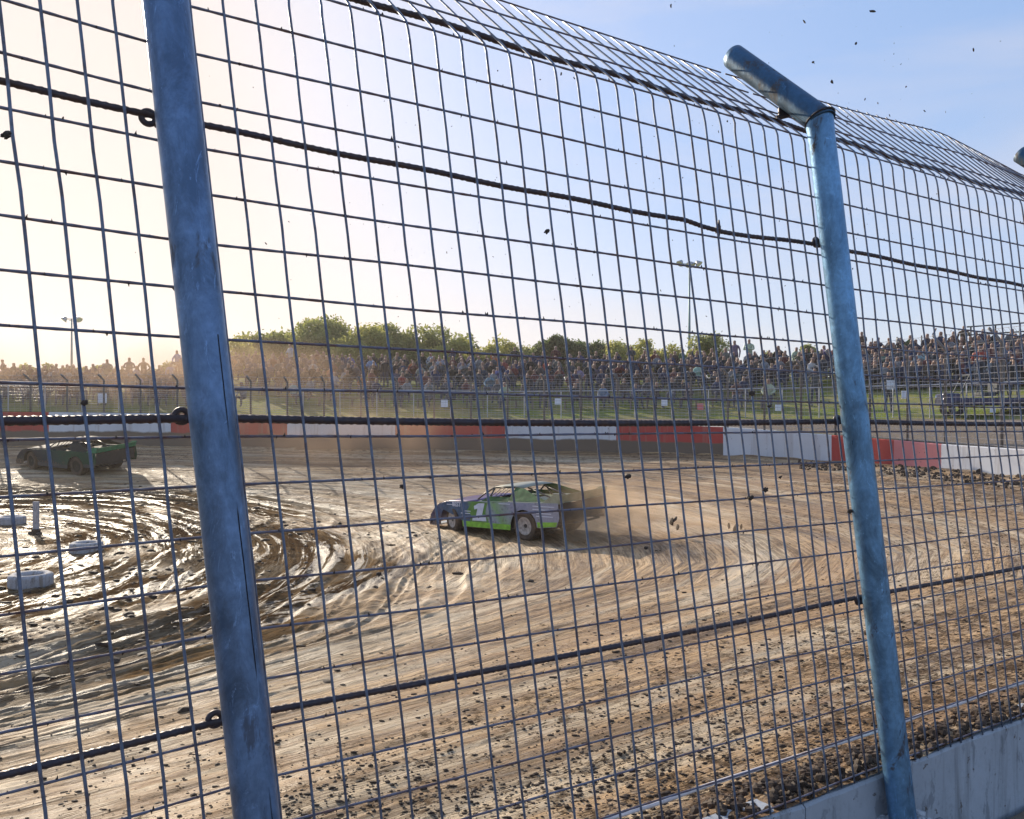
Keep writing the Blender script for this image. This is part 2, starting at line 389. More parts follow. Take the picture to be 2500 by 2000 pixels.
# ------------------------------------------------------------------ fence materials
def galv(name,base,metal,rough,grime=.5,uvseam=False):
    m=NT(name); ob=m.obj()
    a=m.noise(ob,7,7,.72,(1,1,.55),.5); b=m.noise(ob,38,5,.6); c=m.noise(ob,5.5,5,.7,(1,1,.45),.5); dn=m.noise(ob,14,6,.75,(1,1,.3),.5)
    col=m.mix(m.ramp(a,[(.38,0),(.60,1)]),tuple(q*.62 for q in base),tuple(min(1,q*1.35) for q in base))
    col=m.mix(m.ramp(b,[(.35,.35),(.6,0)]),col,tuple(q*.6 for q in base))
    g=m.ramp(c,[(.56,0),(.62,grime)]); g=m.math('MULTIPLY',g,m.ramp(dn,[(.40,0),(.52,1)]))
    col=m.mix(g,col,(.055,.05,.05))
    scr=m.ramp(m.noise(ob,16,6,.8,(1,1,.35),1.6),[(.58,0),(.66,.75)])
    col=m.mix(scr,col,tuple(min(1,q*1.9) for q in base))
    if uvseam:
        sx=m.n('SeparateXYZ'); m.l(m.uv(),sx.inputs[0])
        wob=m.math('MULTIPLY',m.math('SUBTRACT',m.noise(ob,2.0,4,.6),.5),.03)
        dist=m.math('ABSOLUTE',m.math('SUBTRACT',m.math('ADD',sx.outputs[0],wob),uvseam))
        gate=m.ramp(m.noise(ob,1.6,2,.5,(0.01,.01,1)),[(.46,0),(.5,1)])
        seam=m.math('MULTIPLY',m.math('MULTIPLY',m.math('LESS_THAN',dist,.006),gate),m.math('LESS_THAN',sx.outputs[1],.25))
        col=m.mix(seam,col,(.01,.012,.02))
    rg=m.mix(g,m.ramp(a,[(.3,rough*.75),(.7,rough*1.35)]),.8)
    mt=m.math('MULTIPLY',m.math('SUBTRACT',1.0,g),metal)
    return m.set(Base_Color=col,Roughness=rg,Metallic=mt,Normal=m.bump(b,.25,.004,m.bump(dn,.25,.006)))
POSTM=galv('galvanised_post',(.13,.215,.36),.55,.38,.7,.665)
POSTM2=galv('galvanised_post_b',(.14,.29,.47),.6,.36,1.0,.665)
ARMM=galv('galvanised_arm',(.035,.10,.18),.5,.45,.95,.62)
def wiremat(name,col,tint,metal):
    m=NT(name); ob=m.obj(); a=m.noise(ob,11,5,.7); b=m.noise(ob,60,4,.6)
    c=m.mix(m.ramp(a,[(.45,0),(.65,1)]),col,tint)
    return m.set(Base_Color=c,Roughness=m.ramp(b,[(.3,.35),(.7,.65)]),Metallic=metal,Normal=m.bump(b,.3,.003))
VWIRE=wiremat('upright_wire',(.15,.19,.27),(.10,.085,.10),.35)
HWIRE=wiremat('cross_wire',(.15,.155,.21),(.14,.075,.065),.3)  # second tone puts the wires' reddish-brown backlit look into their colour
CABLE=wiremat('steel_rope',(.055,.045,.055),(.075,.045,.035),.35)
MUD=simple('stuck_mud',(.05,.034,.024),.8,var=.4,scale=20,bump=.5)
FARW=wiremat('far_wire',(.42,.42,.45),(.30,.28,.28),.6)
CONC=None

# ------------------------------------------------------------------ near catch fence
fence=empty('catch_fence',FP(1.5,-1.84)); FL=fence.location.copy()
tag(fence,'tall steel mesh catch fence in the foreground with thick round posts and steel ropes','fence')
def fin(o):                                  # keep world coordinates under the fence empty
    p=o.parent
    while p is not None:
        if p is fence: break
        p=p.parent
    return o
def child(mbx,name,mats,parent,**kw):
    o=mbx.build(name,mats,parent,**kw)
    if parent is fence: o.location=-FL
    return o
WS=.1027; ROWS=[1.4755-.1535*k for k in range(21)]+[-1.79]
def bump_h(s): return float(np.interp(s,[3.2,4.0,5.45,5.6,6.7],[0,.02,.085,.08,-.03]))
OR,OH=.655,.575                              # overhang reach and rise
def over(s,t,lift=0):
    b=FP(s,1.4755); n=fnorm(s); k=bump_h(s)*t*t
    return Vector((b.x+n[0]*OR*t,b.y+n[1]*OR*t,b.z+OH*t+k+lift))
def wob(s,k,a=.004): return a*float(vnoise(s*1.3,k*7.7,51))
def panel(s0,s1,first,label,dmud):
    mv=MB()
    for s in first:
        if s0<s<s1:
            ph=s*3
            pts=[FP(s+wob(s*2,z,.003),z,wob(z*2,s,.006)) for z in np.linspace(-1.815,1.40,22)]
            # rounded bend, then the overhang
            b0=FP(s,1.40); b1=over(s,.0); b2=over(s,.09)
            pts+=[b0.lerp(b1,.55),b1.lerp(b2,.15)+Vector((0,0,-.004)),b2]+[over(s,t) for t in (.35,.6,.85,1.045)]
            mv.tube(pts,.0050,6)
    o=child(mv,'mesh_panel',VWIRE,fence,smooth=True); o['label']=label
    mh=MB()
    n=max(8,int((s1-s0)/.035))
    for k,z in enumerate(ROWS):
        pts=[];rr=[]
        for i in range(n+1):
            s=s0+(s1-s0)*i/n; p=FP(s,z+wob(s,k,.005),.009); pts.append(p)
            rr.append(.0046*(1+.10*((i%2)*2-1)))
        mh.tube(pts,rr,6)
    for t in (.33,.68,1.0):
        pts=[over(s0+(s1-s0)*i/(n//3),t,.009+wob(s0+(s1-s0)*i/(n//3),t*9,.006)) for i in range(n//3+1)]
        mh.tube(pts,.0045,6)
    mh.build('cross_wires',HWIRE,o,smooth=True)
    # mud flung on to the wires
    mm=MB()
    for _ in range(int(dmud*(s1-s0))):
        s=random.uniform(s0,s1); z=random.choice(ROWS[:-2]); p=FP(s,z,.006); a=random.uniform(.0015,.0042)
        d=Vector((random.uniform(-.4,.4),0,1)).normalized()*(1 if random.random()<.75 else -1)
        mm.tube([p,p+d*a*1.6+Vector((0,0,0)),p+d*a*random.uniform(2.2,3.6)],[a*random.uniform(.8,1.4),a*.6,a*.12],5)
    mo=mm.build('mud_spatter',MUD,o); mo['kind']='stuff'
    return o
PS=3.22
# wire positions chosen from the photograph's first wire of each bay
def s_of_px(px,z=-.0): 
    k=(px-1250)/F
    s=(k*A0[1]-A0[0])/(DR[0]-k*DR[1]) if True else 0
    if s<0:
        # left run
        t=(A0[0]-k*A0[1])/(-DL[0]+k*DL[1]) if False else (k*A0[1]-A0[0])/(DL[0]-k*DL[1]); s=-t
    return s
ML=[4,109,209,301,388]; MM=[577,658,739,820.6,898.7,969.6,1039,1105,1170,1232.6,1291,1347,1402,1455,1506,1554,1600,1643.5,1686,1728,1768,1806,1843.5,1880,1916,1949,1981,2014]
sl=[s_of_px(q) for q in ML]; sl=[sl[0]-.11*k for k in range(22,0,-1)]+sl
sm_=[s_of_px(q) for q in MM]; sm_+=[sm_[-1]+.105]
sr=[3.22+.105+.111*k for k in range(64)]
pL=panel(-2.9,-.02,sl,'left bay of the wire mesh, closest to the camera',150)
pM=panel(.0,PS-.02,sm_,'middle bay of the wire mesh, between the two full posts',150)
pR=panel(PS+.02,2*PS,sr,'right bay of the wire mesh, beyond the bent-topped post',130)
pF=panel(2*PS,3.2*PS,sr,'farthest bay of the wire mesh',60)
# larger mud blobs
for (px,py,Y,sz,par) in [(15,328,2.2,.02,pL),(983,1187,2.98,.016,pM),(1335,565,3.25,.016,pM),(1707,550,3.7,.0,pM),(1533,1163,3.4,.018,pM),(1905,1165,3.95,.012,pR),(925,1402,2.9,.014,pM),
      (1577,1338,3.45,.012,pM),(1836,960,3.8,.02,pM),(1878,992,3.85,.012,pM),(2055,1440,4.2,.01,pM),(1833,1215,3.8,.02,pM),(1868,1195,3.8,.02,pM),(2075,1248,4.2,.02,pM),(859,1700,2.85,.012,pM),(205,983,2.33,.014,pL),(2090,1060,4.2,.018,pM)]:
    if sz==0: continue
    m_=MB(); q=P(px,py,Y); sz*=.6; m_.lump(q,sz,sq=(1.3,.8,1.0)); m_.lump(q+Vector((sz*.7,0,sz*.4)),sz*.6); m_.lump(q+Vector((-sz*.8,0,-sz*.3)),sz*.5); m_.lump(q+Vector((0,0,-sz*.8)),sz*.5)
    m_.build('mud_clump',MUD,par)

def cable(pts_fn,s0,s1,rad,name='steel_cable',lab=None):
    n=int((s1-s0)/.0085); pts=[];rr=[]
    for i in range(n+1):
        s=s0+(s1-s0)*i/n; pts.append(pts_fn(s)); rr.append(rad*(1+.085*math.sin(i*1.9)))
    m_=MB(); m_.tube(pts,rr,8,twist=.35); o=child(m_,name,CABLE,fence,smooth=True)
    if lab: o['label']=lab
    return o
def sag(s,a):
    t=((s%PS)/PS); return -a*4*t*(1-t)
def kinkU(s):  return float(np.interp(s,[1.9,2.2,2.32,2.45,3.2],[0,.0,-.016,-.022,-.0]))
cU=cable(lambda s:FP(s,.944+(-.006*s if s>0 else .0)+kinkU(s)+sag(s,.01)+.003*math.sin(s*9),.028),-2.6,3*PS,.0110,lab='upper steel rope')
cM=cable(lambda s:FP(s,-.001+sag(s,.014),.028),-2.6,3*PS,.0140,lab='steel rope at eye level')
cL=cable(lambda s:FP(s,-.937+(.0 if s<0 else .006*s)+sag(s,.01),.028),-2.6,3*PS,.0118,lab='lower steel rope')
def cTf(s):
    p=over(s,.27); return p+Vector((0,0,sag(s,.015)-.02+.006*math.sin(s*7)))
cT=cable(cTf,-1.5,3*PS,.0128,lab='top steel rope under the overhang')
# clamp on the upper rope
m_=MB(); q=FP(2.42,.944-.0145-.022,.028); m_.tube([q+Vector((.004,0,.045)),q+Vector((0,-.012,.0)),q+Vector((.002,0,-.035))],[.004,.011,.006],8); m_.box(q,(.02,.03,.03)); m_.build('rope_clamp',CABLE,cU)
# bottom rail catching the sun
m_=MB(); m_.tube([FP(s,-1.632+.006*float(vnoise(s*3,1,61)),.06) for s in np.linspace(-2,3*PS,160)],.0095,8)
ob_=child(m_,'bottom_rail',simple('rail_white',(.72,.66,.64),.45,.1,var=.25,scale=14),fence,smooth=True)

def tube_uv(mbx):pass
def make_post(s,mat,full_label,img_cx,dz=-.075,arm=True):
    """post axis stands just on the spectators' side of the mesh"""
    m_=MB(); N=40; segs=60; zb,zt=-2.75,1.52; sh=.015 if s<1 else .075
    def ax(z):
        p=FP(s-sh,z); n=fnorm(s); return Vector((p.x-n[0]*.078,p.y-n[1]*.078,EY+z))
    vs=[];uvv=[]
    rad=.0675
    for i in range(segs+1):
        z=zb+(zt-zb)*i/segs; c=ax(z)
        for j in range(N+1):
            a=2*PI*j/N+PI/2; rr_=rad*(1+.004*float(vnoise(z*3,a,71)))
            d=Vector((math.cos(a),math.sin(a),0)); q=c+d*rr_
            if i==segs:           # mitred top
                n=fnorm(s); q.z+= -(d.x*n[0]+d.y*n[1])*rad*.42
            vs.append(q); uvv.append((j/N,z))
    Fq=grid_faces(segs+1,N+1)[:,::-1]
    V=np.array([tuple(v) for v in vs])-np.array(FL)
    po=npmesh('fence_post',V,Fq,mat,fence,uv=np.array(uvv)); po['label']=full_label
    if arm:
        b=ax(zt+.012); n=fnorm(s)
        adir=Vector((n[0]*.632,n[1]*.632,.585)).normalized(); L=.80
        vs=[];uvv=[]; side=adir.cross(Vector((0,0,1))).normalized(); up=side.cross(adir)
        for i in range(26):
            t=i/25
            for j in range(N+1):
                a=2*PI*j/N; d=side*math.cos(a)+up*math.sin(a); q=b+adir*(L*t-.02)+d*rad*1.0
                if i==0: q=q+adir*(math.sin(a)*rad*.42*-1)
                vs.append(q); uvv.append((j/N,t))
        # closed far end with a thick lip
        V=np.array([tuple(v-FL) for v in vs]); Fq=grid_faces(26,N+1)
        ao=npmesh('bent_arm',V,Fq,ARMM,po,uv=np.array(uvv))
        so=ao.modifiers.new('wall','SOLIDIFY'); so.thickness=.005; so.offset=-1
        mm=MB(); cc=b+adir*(L-.03); mm.add([cc-FL+(side*math.cos(2*PI*j/24)+up*math.sin(2*PI*j/24))*rad*.96 for j in range(24)],[tuple(range(24))]); mm.build('end_plug',MUD,po)
        mm=MB(); ring=[b-FL-adir*.004+(side*math.cos(2*PI*j/24)*rad*1.02+(up*math.sin(2*PI*j/24))*rad*1.10+adir*(-math.sin(2*PI*j/24))*rad*.40) for j in range(25)]
        mm.tube(ring,.0062,6,caps=False); mm.build('weld_seam',simple('weld'+full_label[:4],(.05,.045,.05),.6,.5,bump=1,scale=60),po,smooth=True)
        mm=MB(); c=b-FL+adir*.26-up*rad; mm.box(c+Vector((0,0,-.02)),(.035,.02,.05)); mm.tube([c+Vector((.03,0,-.035)),c+Vector((-.03,0,-.05))],.014,8); mm.lump(c+Vector((.035,0,-.03)),.022); mm.lump(c+Vector((.07,-.01,-.045)),.016)
        mm.build('rope_hook',CABLE,po)
    # eyelets carrying the ropes
    for zc in (.944-.02,-.003,-.937):
        p=FP(s-.0,zc,.02); d=fdir(s); c=Vector((p.x-d[0]*.085,p.y-d[1]*.085,p.z+.008))
        mm=MB(); ring=[c-FL+Vector((d[0]*math.cos(a),d[1]*math.cos(a),math.sin(a)))*.020 for a in np.linspace(0,2*PI,19)]
        mm.tube(ring,.0095,8,caps=False)
        q=c-FL; mm.box(q+Vector((d[0]*.03,d[1]*.03,-.012)),(.03,.03,.02))
        mm.build('rope_eyelet',CABLE,po,smooth=True)
    return po
make_post(0.0,POSTM,'thick blue-grey post nearest the camera, running past the top of the picture',0)
make_post(PS,POSTM2,'bright blue-streaked post with its bent top in view',0)
make_post(2*PS,POSTM2,'third post, only the tip of its bent arm showing at the edge',0)
make_post(-3.0,POSTM,'post beyond the left end of the view',0)

# ------------------------------------------------------------------ near wall
def conc_mat(name,base,stain=(.12,.12,.12),sc=1.0):
    m=NT(name); ob=m.obj(); a=m.noise(ob,1.6*sc,6,.65); b=m.noise(ob,22*sc,6,.7); st=m.noise(ob,3.5*sc,5,.7,(1,1,.08),.6)
    c=m.mix(m.ramp(a,[(.3,0),(.7,1)]),tuple(q*.8 for q in base),tuple(min(1,q*1.12) for q in base))
    c=m.mix(m.ramp(st,[(.50,0),(.62,.65)]),c,stain); c=m.mix(m.ramp(m.noise(ob,7*sc,6,.75,(1,1,.4),.6),[(.54,0),(.60,.55)]),c,tuple(q*.35 for q in base)); c=m.mix(m.ramp(m.noise(ob,11*sc,5,.7),[(.63,0),(.66,.8)]),c,(.10,.07,.05))
    c=m.mix(m.ramp(b,[(.3,.4),(.45,0)]),c,tuple(q*.6 for q in base))
    m.b.inputs['Specular IOR Level'].default_value=.25
    return m.set(Base_Color=c,Roughness=.8,Normal=m.bump(b,.45,.01,m.bump(a,.2,.02)))
CONC=conc_mat('concrete',(.40,.43,.47))
wall=empty('barrier_wall',FP(1.5,-2.9)); tag(wall,'low grey concrete barrier carrying the foreground mesh fence','wall')
joints=[-12,-8.5,-5.5,-2.7,.0,2.52,3.36,6.1,9.0,11.5]
for a_,b_ in zip(joints[:-1],joints[1:]):
    m_=MB(); n=max(4,int((b_-a_)/.12)); top=[];vs=[]
    g_=.004
    for i in range(n+1):
        s=a_+g_+(b_-a_-2*g_)*i/n; e=.007*float(vnoise(s*6,0,81))
        for (off,z) in ((-.012,-2.9),(-.0,-2.2),(.0+e*.3,-1.852+e),(.012,-1.838+e),(.15,-1.835+e),(.162,-1.85),(.17,-2.5),(.17,-2.9)):
            p=FP(s,-1.84,off); vs.append((p.x,p.y,EY+z))
    k=8; fs=[]
    for i in range(n):
        for j in range(k-1): fs.append((i*k+j,(i+1)*k+j,(i+1)*k+j+1,i*k+j+1))
    fs.append(tuple(range(k))); fs.append(tuple(n*k+j for j in range(k))[::-1])
    m_.add([(v[0]-wall.location.x,v[1]-wall.location.y,v[2]-wall.location.z) for v in vs],fs); m_.build('wall_slab',CONC,wall)
# concrete footing at the post
ft=MB(); c=FP(PS,-2.02,-.09); 
for k in range(26): 
    a=random.uniform(0,2*PI); rr=random.uniform(.02,.17); ft.lump(c+Vector((math.cos(a)*rr-.03,math.sin(a)*rr*.6-.02,random.uniform(-.05,.0)-rr*.1)),random.uniform(.03,.07),sq=(1,1,.6))
o=ft.build('footing',conc_mat('footing_concrete',(.5,.52,.54),(.05,.06,.07),3),wall); o.location=-wall.location

# ------------------------------------------------------------------ far wall (painted panels)
def paint_mat(name,base):
    m=NT(name); ob=m.obj(); uv=m.uv(); sx=m.n('SeparateXYZ'); m.l(uv,sx.inputs[0])
    a=m.noise(ob,.8,5,.6); b=m.noise(ob,9,6,.7); st=m.noise(ob,3,4,.7,(1,1,.05),.3)
    c=m.mix(m.ramp(a,[(.3,0),(.7,1)]),tuple(q*.85 for q in base),base)
    c=m.mix(m.ramp(st,[(.56,0),(.62,.28)]),c,(.30,.22,.17))
    edge=m.math('ADD',sx.outputs[1],m.math('MULTIPLY',m.math('SUBTRACT',a,.5),.18))
    lo=m.ramp(edge,[(.42,1),(.47,0)])
    c=m.mix(m.math('MULTIPLY',lo,sx.outputs[0]),c,(.155,.115,.085))
    spk=m.ramp(b,[(.64,0),(.68,.75)]); c=m.mix(spk,c,(.09,.065,.05))
    m.b.inputs['Specular IOR Level'].default_value=.3
    return m.set(Base_Color=c,Roughness=.65,Normal=m.bump(b,.2,.01))
RED=paint_mat('red_paint',(.46,.060,.050)); WHI=paint_mat('white_paint',(.66,.66,.68)); PINK=paint_mat('pale_pink',(.70,.25,.24))
fw=empty('track_wall',P(1504,1107,33)); tag(fw,'far concrete wall of the bend painted in red and white blocks','wall'); FWL=fw.location.copy()
full=[(-42,32,.2,-1.15)]+[(x,y,t,b) for (x,y),t,b in zip(far_xy,far_top,far_base)]+[(15.6,17.5,-1.1,-1.8),(15.2,14.2,-1.4,-1.9),(12.9,11.2,-1.65,-1.95)]+[(*wallpt(11.55),-1.84,-2.0)]
def seglist():
    cols=['R','W','R','W','R','W','R','W','R','W','R','W','W','W','W']
    # indices in full: 0..; far FW index i -> full i+1
    return cols
cols={1:'W',2:'R',3:'W',4:'R',5:'W',6:'R',7:'W',8:'R',9:'W',10:'R',11:'W',12:'W',13:'W',14:'W',15:'W',0:'R'}
for i in range(len(full)-1):
    a,b=full[i],full[i+1]
    n=10; vs=[];uvs=[]; nx,ny=b[1]-a[1],-(b[0]-a[0]); L=math.hypot(nx,ny); nx/=L;ny/=L     # towards track? fix sign
    mx_,my_=(a[0]+b[0])/2,(a[1]+b[1])/2
    if (C0[0]-mx_)*nx+(C0[1]-my_)*ny<0: nx,ny=-nx,-ny
    muddy=1.0 if i<9 else 0.0
    for k in range(n+1):
        t=k/n; x=a[0]*(1-t)+b[0]*t; y=a[1]*(1-t)+b[1]*t; zt=a[2]*(1-t)+b[2]*t; zb=a[3]*(1-t)+b[3]*t
        for (off,z,vv) in ((.0,zb-.6,-.4),(.0,zb,.02),(.0,(zb+zt)/2,.5),(.0,zt-.03,.97),(-.03,zt,1),(-.22,zt,1),(-.25,zt-.03,1),(-.25,zb-.6,.9)):
            vs.append((x+nx*off-FWL.x,y+ny*off-FWL.y,EY+z-FWL.z)); uvs.append((muddy,vv))
    k8=8; fs=[(p*k8+j,(p+1)*k8+j,(p+1)*k8+j+1,p*k8+j+1) for p in range(n) for j in range(k8-1)]
    me=bpy.data.meshes.new('wall_panel'); me.from_pydata(vs,[],fs); me.update()
    l=me.uv_layers.new(name='UVMap'); idx=np.zeros(len(me.loops),dtype=np.int32); me.loops.foreach_get('vertex_index',idx); l.data.foreach_set('uv',np.array(uvs)[idx].astype(np.float32).ravel())
    c=cols.get(i,'W'); me.materials.append(RED if c=='R' else WHI)
    if i==10:
        me.materials.append(PINK)  # last stretch of this red panel is a lighter pink
        for p in me.polygons:
            if (p.index//7)>=6: p.material_index=1
    o=bpy.data.objects.new('wall_panel',me); COL.objects.link(o); o.parent=fw; o['label']='red painted panel' if c=='R' else 'white painted panel'

# ------------------------------------------------------------------ far catch fence on the painted wall
ff=empty('catch_fence',P(1504,1034,33)); tag(ff,'far grey catch fence standing on top of the red and white wall','fence'); FFL=ff.location
fs_=[];acc=0
for i in range(len(full)-1):
    a,b=full[i],full[i+1]; L=math.hypot(b[0]-a[0],b[1]-a[1]); fs_.append((acc,L,a,b)); acc+=L
def fpos(s):
    for (s0,L,a,b) in fs_:
        if s<=s0+L or (s0,L,a,b)==fs_[-1]:
            t=(s-s0)/L; nx,ny=b[1]-a[1],-(b[0]-a[0]); nx/=L;ny/=L
            if (C0[0]-(a[0]+b[0])/2)*nx+(C0[1]-(a[1]+b[1])/2)*ny<0: nx,ny=-nx,-ny
            return a[0]*(1-t)+b[0]*t-nx*.12,a[1]*(1-t)+b[1]*t-ny*.12,a[2]*(1-t)+b[2]*t,nx,ny
def fhgt(x,y):
    px=1250+F*x/y if y>1 else 3000
    return float(np.interp(px,[0,900,1700,2200,2450],[1.3,1.5,1.85,2.8,2.95]))
S_END=fs_[12][0]
# posts by photo column
import bisect
ss=np.linspace(0,S_END,3000); pxs=[1250+F*fpos(s)[0]/fpos(s)[1] for s in ss]
colsx=[1060+89.6*k for k in range(-15,11)]+[2040,2124,2216,2308,2446,2640]
for cx in colsx:
    s=float(np.interp(cx,pxs,ss)); x,y,zt,nx,ny=fpos(s); h=fhgt(x,y); m_=MB()
    b=Vector((x,y,EY+zt))-FFL
    m_.tube([b+Vector((0,0,-.2)),b+Vector((0,0,h)),b+Vector((nx*.5,ny*.5,h+(.42 if cx>2000 else .22)))],.042,8)
    m_.build('fence_post',simple('far_post',(.20,.19,.19),.6,.4) if 'far_post' not in bpy.data.materials else bpy.data.materials['far_post'],ff,smooth=True)
mh=MB(); n=int(S_END/.9)
for k in range(0,19):
    pts=[]
    for i in range(n+1):
        s=S_END*i/n; x,y,zt,nx,ny=fpos(s); h=fhgt(x,y); z=zt+.06+h*(k/17.0) if k<=17 else zt+h
        off=0
        if k==18: off=.45; z=zt+h+(.38 if h>2.1 else .2)
        pts.append(Vector((x+nx*(.05+off),y+ny*(.05+off),EY+z+.02*float(vnoise(s*.8,k*3.1,91))))-FFL)
    mh.tube(pts,.0075,4)
o=mh.build('cross_wires',FARW,ff)
mv=MB(); s=0
while s<S_END:
    x,y,zt,nx,ny=fpos(s); h=fhgt(x,y); b=Vector((x+nx*.04,y+ny*.04,EY+zt))-FFL
    mv.tube([b,b+Vector((0,0,h)),b+Vector((nx*.45,ny*.45,h+(.38 if h>2.1 else .2)))],.0042,3,caps=False); s+=.16 if s>S_END-22 else .24
mv.build('upright_wires',FARW,ff)

# ------------------------------------------------------------------ spectator fence with rail, and placards on it
sf=empty('spectator_fence',on_ray(1250,6.2)); tag(sf,'low galvanised wire fence with top rail on the grass in front of the crowd','fence'); SFL=sf.location
RAILM=simple('rail_steel',(.45,.45,.47),.45,.5,scale=3)
m_=MB(); pts=[on_ray(px,6.2)+Vector((0,0,1.28)) for px in range(-120,2560,60)]; m_.tube([p-SFL for p in pts],.024,6); m_.build('top_rail',RAILM,sf)
for k,px in enumerate(range(-70,2560,90)):
    p=on_ray(px,6.2)-SFL; m_=MB(); m_.tube([p+Vector((0,0,-.1)),p+Vector((0,0,1.28))],.026,6); m_.build('fence_post',RAILM,sf)
m_=MB()
for h in np.arange(.1,1.25,.14): m_.tube([on_ray(px,6.2)+Vector((0,0,h))-SFL for px in range(-120,2560,80)],.004,3)
m_.build('mesh_wires',FARW,sf)
PAPER=simple('placard_white',(.72,.74,.80),.6,var=.08); PINKP=simple('placard_red',(.62,.16,.17),.6,var=.15)
for (px,py,wd,ht,mt,lab) in [(250,972,22,.0,PAPER,'small white placard on the spectator fence left of the nearest post'),(1085,985,17,0,PAPER,'white placard hung on the spectator fence above the far red panel behind the car'),
        (1362,980,15,0,PAPER,'white placard on the spectator fence above the middle white wall panel'),(1622,983,15,0,PAPER,'white placard on the spectator fence just left of a red one'),
        (1710,993,15,0,PINKP,'red placard on the spectator fence'),(1900,996,15,0,PAPER,'white placard on the spectator fence close left of the bright blue post'),
        (2210,964,18,0,PAPER,'white placard on the grass bank fence right of the bright blue post'),(2424,1000,14,0,PAPER,'rightmost white placard on the spectator fence')]:
    q=on_ray(px,6.05); w_=wd/F*q.y; h_=w_*1.05; z=EY+(1020-py)/F*q.y
    m_=MB(); m_.box((0,0,0),(w_,.012,h_)); 
    for sx in (-1,1):
        for sz in (-1,1): m_.tube([(sx*w_*.45,-.008,sz*h_*.44),(sx*w_*.45,.05,sz*h_*.44)],.008,5)
    o=m_.build('placard',mt,bevel=.003,loc=(q.x,q.y,z)); tag(o,lab,'sign','placards on the spectator fence')

# ------------------------------------------------------------------ trees
def leafmat(name,a,b):
    m=NT(name); ob=m.obj(); f=m.noise(ob,.9,4,.6); f2=m.noise(ob,6,3,.6)
    c=m.mix(m.ramp(f,[(.35,0),(.65,1)]),a,b); c=m.mix(m.ramp(f2,[(.4,.5),(.6,0)]),c,tuple(q*.5 for q in a))
    m.set(Base_Color=c,Roughness=.6); tl=m.n('BsdfTranslucent'); m.l(c,tl.inputs[0]); ms=m.n('MixShader'); ms.inputs[0].default_value=.6
    m.l(m.b.outputs[0],ms.inputs[1]); m.l(tl.outputs[0],ms.inputs[2]); m.l(ms.outputs[0],m.o.inputs[0]); return m.mat
LF=[leafmat('leaf_olive',(.22,.25,.06),(.42,.42,.13)),leafmat('leaf_yellow',(.33,.34,.07),(.55,.50,.15)),leafmat('leaf_dark',(.07,.11,.04),(.15,.18,.06))]
BARK=simple('bark',(.13,.10,.075),.9,scale=4,bump=.6)
def tree(px,ptop,wpx,Y,mi,label,dens=1.0,blobs=9,pbase=905):
    base=P(px,pbase,Y); x0,y0=base.x,base.y; gz=outer_z(x0,y0); top=EY+(1020-ptop)/F*Y; H=top-gz; W=wpx/F*Y
    t=empty('tree',(x0,y0,gz)); tag(t,label,'tree','trees behind the crowd')
    m_=MB(); m_.tube([(0,0,-.3),(.05,0,H*.3),(W*.03,0,H*.6),(0,0,H*.88)],[.03*H*.7,.022*H*.8,.012*H,.03],8)
    bl=[]
    for k in range(blobs):
        a=random.uniform(0,2*PI); zz=random.uniform(.25,.86)*H; e=math.sqrt(max(.05,1-((zz/H-.60)/.42)**2))
        rr=W*.5*e*random.uniform(.25,.85); c=Vector((math.cos(a)*rr,math.sin(a)*rr*.7,zz)); bl.append((c,random.uniform(.17,.30)*min(W,H)*(1.15-.35*zz/H)))
        m_.tube([(0,0,H*.25+.2*zz),(c.x*.5,c.y*.5,zz*.75),tuple(c)],[.012*H,.007*H,.02],5)
    m_.build('trunk',BARK,t,smooth=True)
    n=int(620*dens); V=[];Fc=[]
    for (c,rb) in bl:
        for _ in range(int(n*dens**0)):
            d=Vector((random.gauss(0,1),random.gauss(0,1),random.gauss(0,1))).normalized()*rb*random.uniform(.35,1.1)**.7*random.uniform(.75,1.15)
            p=c+Vector((d.x,d.y,d.z*.8)); s=random.uniform(.09,.21)*(Y/75)
            u=Vector((random.gauss(0,1),random.gauss(0,1),random.gauss(0,1))).normalized(); v=u.orthogonal().normalized(); 
            b=len(V); V+= [p-u*s,p+v*s*.55,p+u*s,p-v*s*.55]; Fc.append((b,b+1,b+2,b+3))
    m2=MB(); m2.v=[tuple(v) for v in V]; m2.f=Fc; m2.m=[0]*len(Fc); m2.build('crown',LF[mi],t)
def blank(): pass
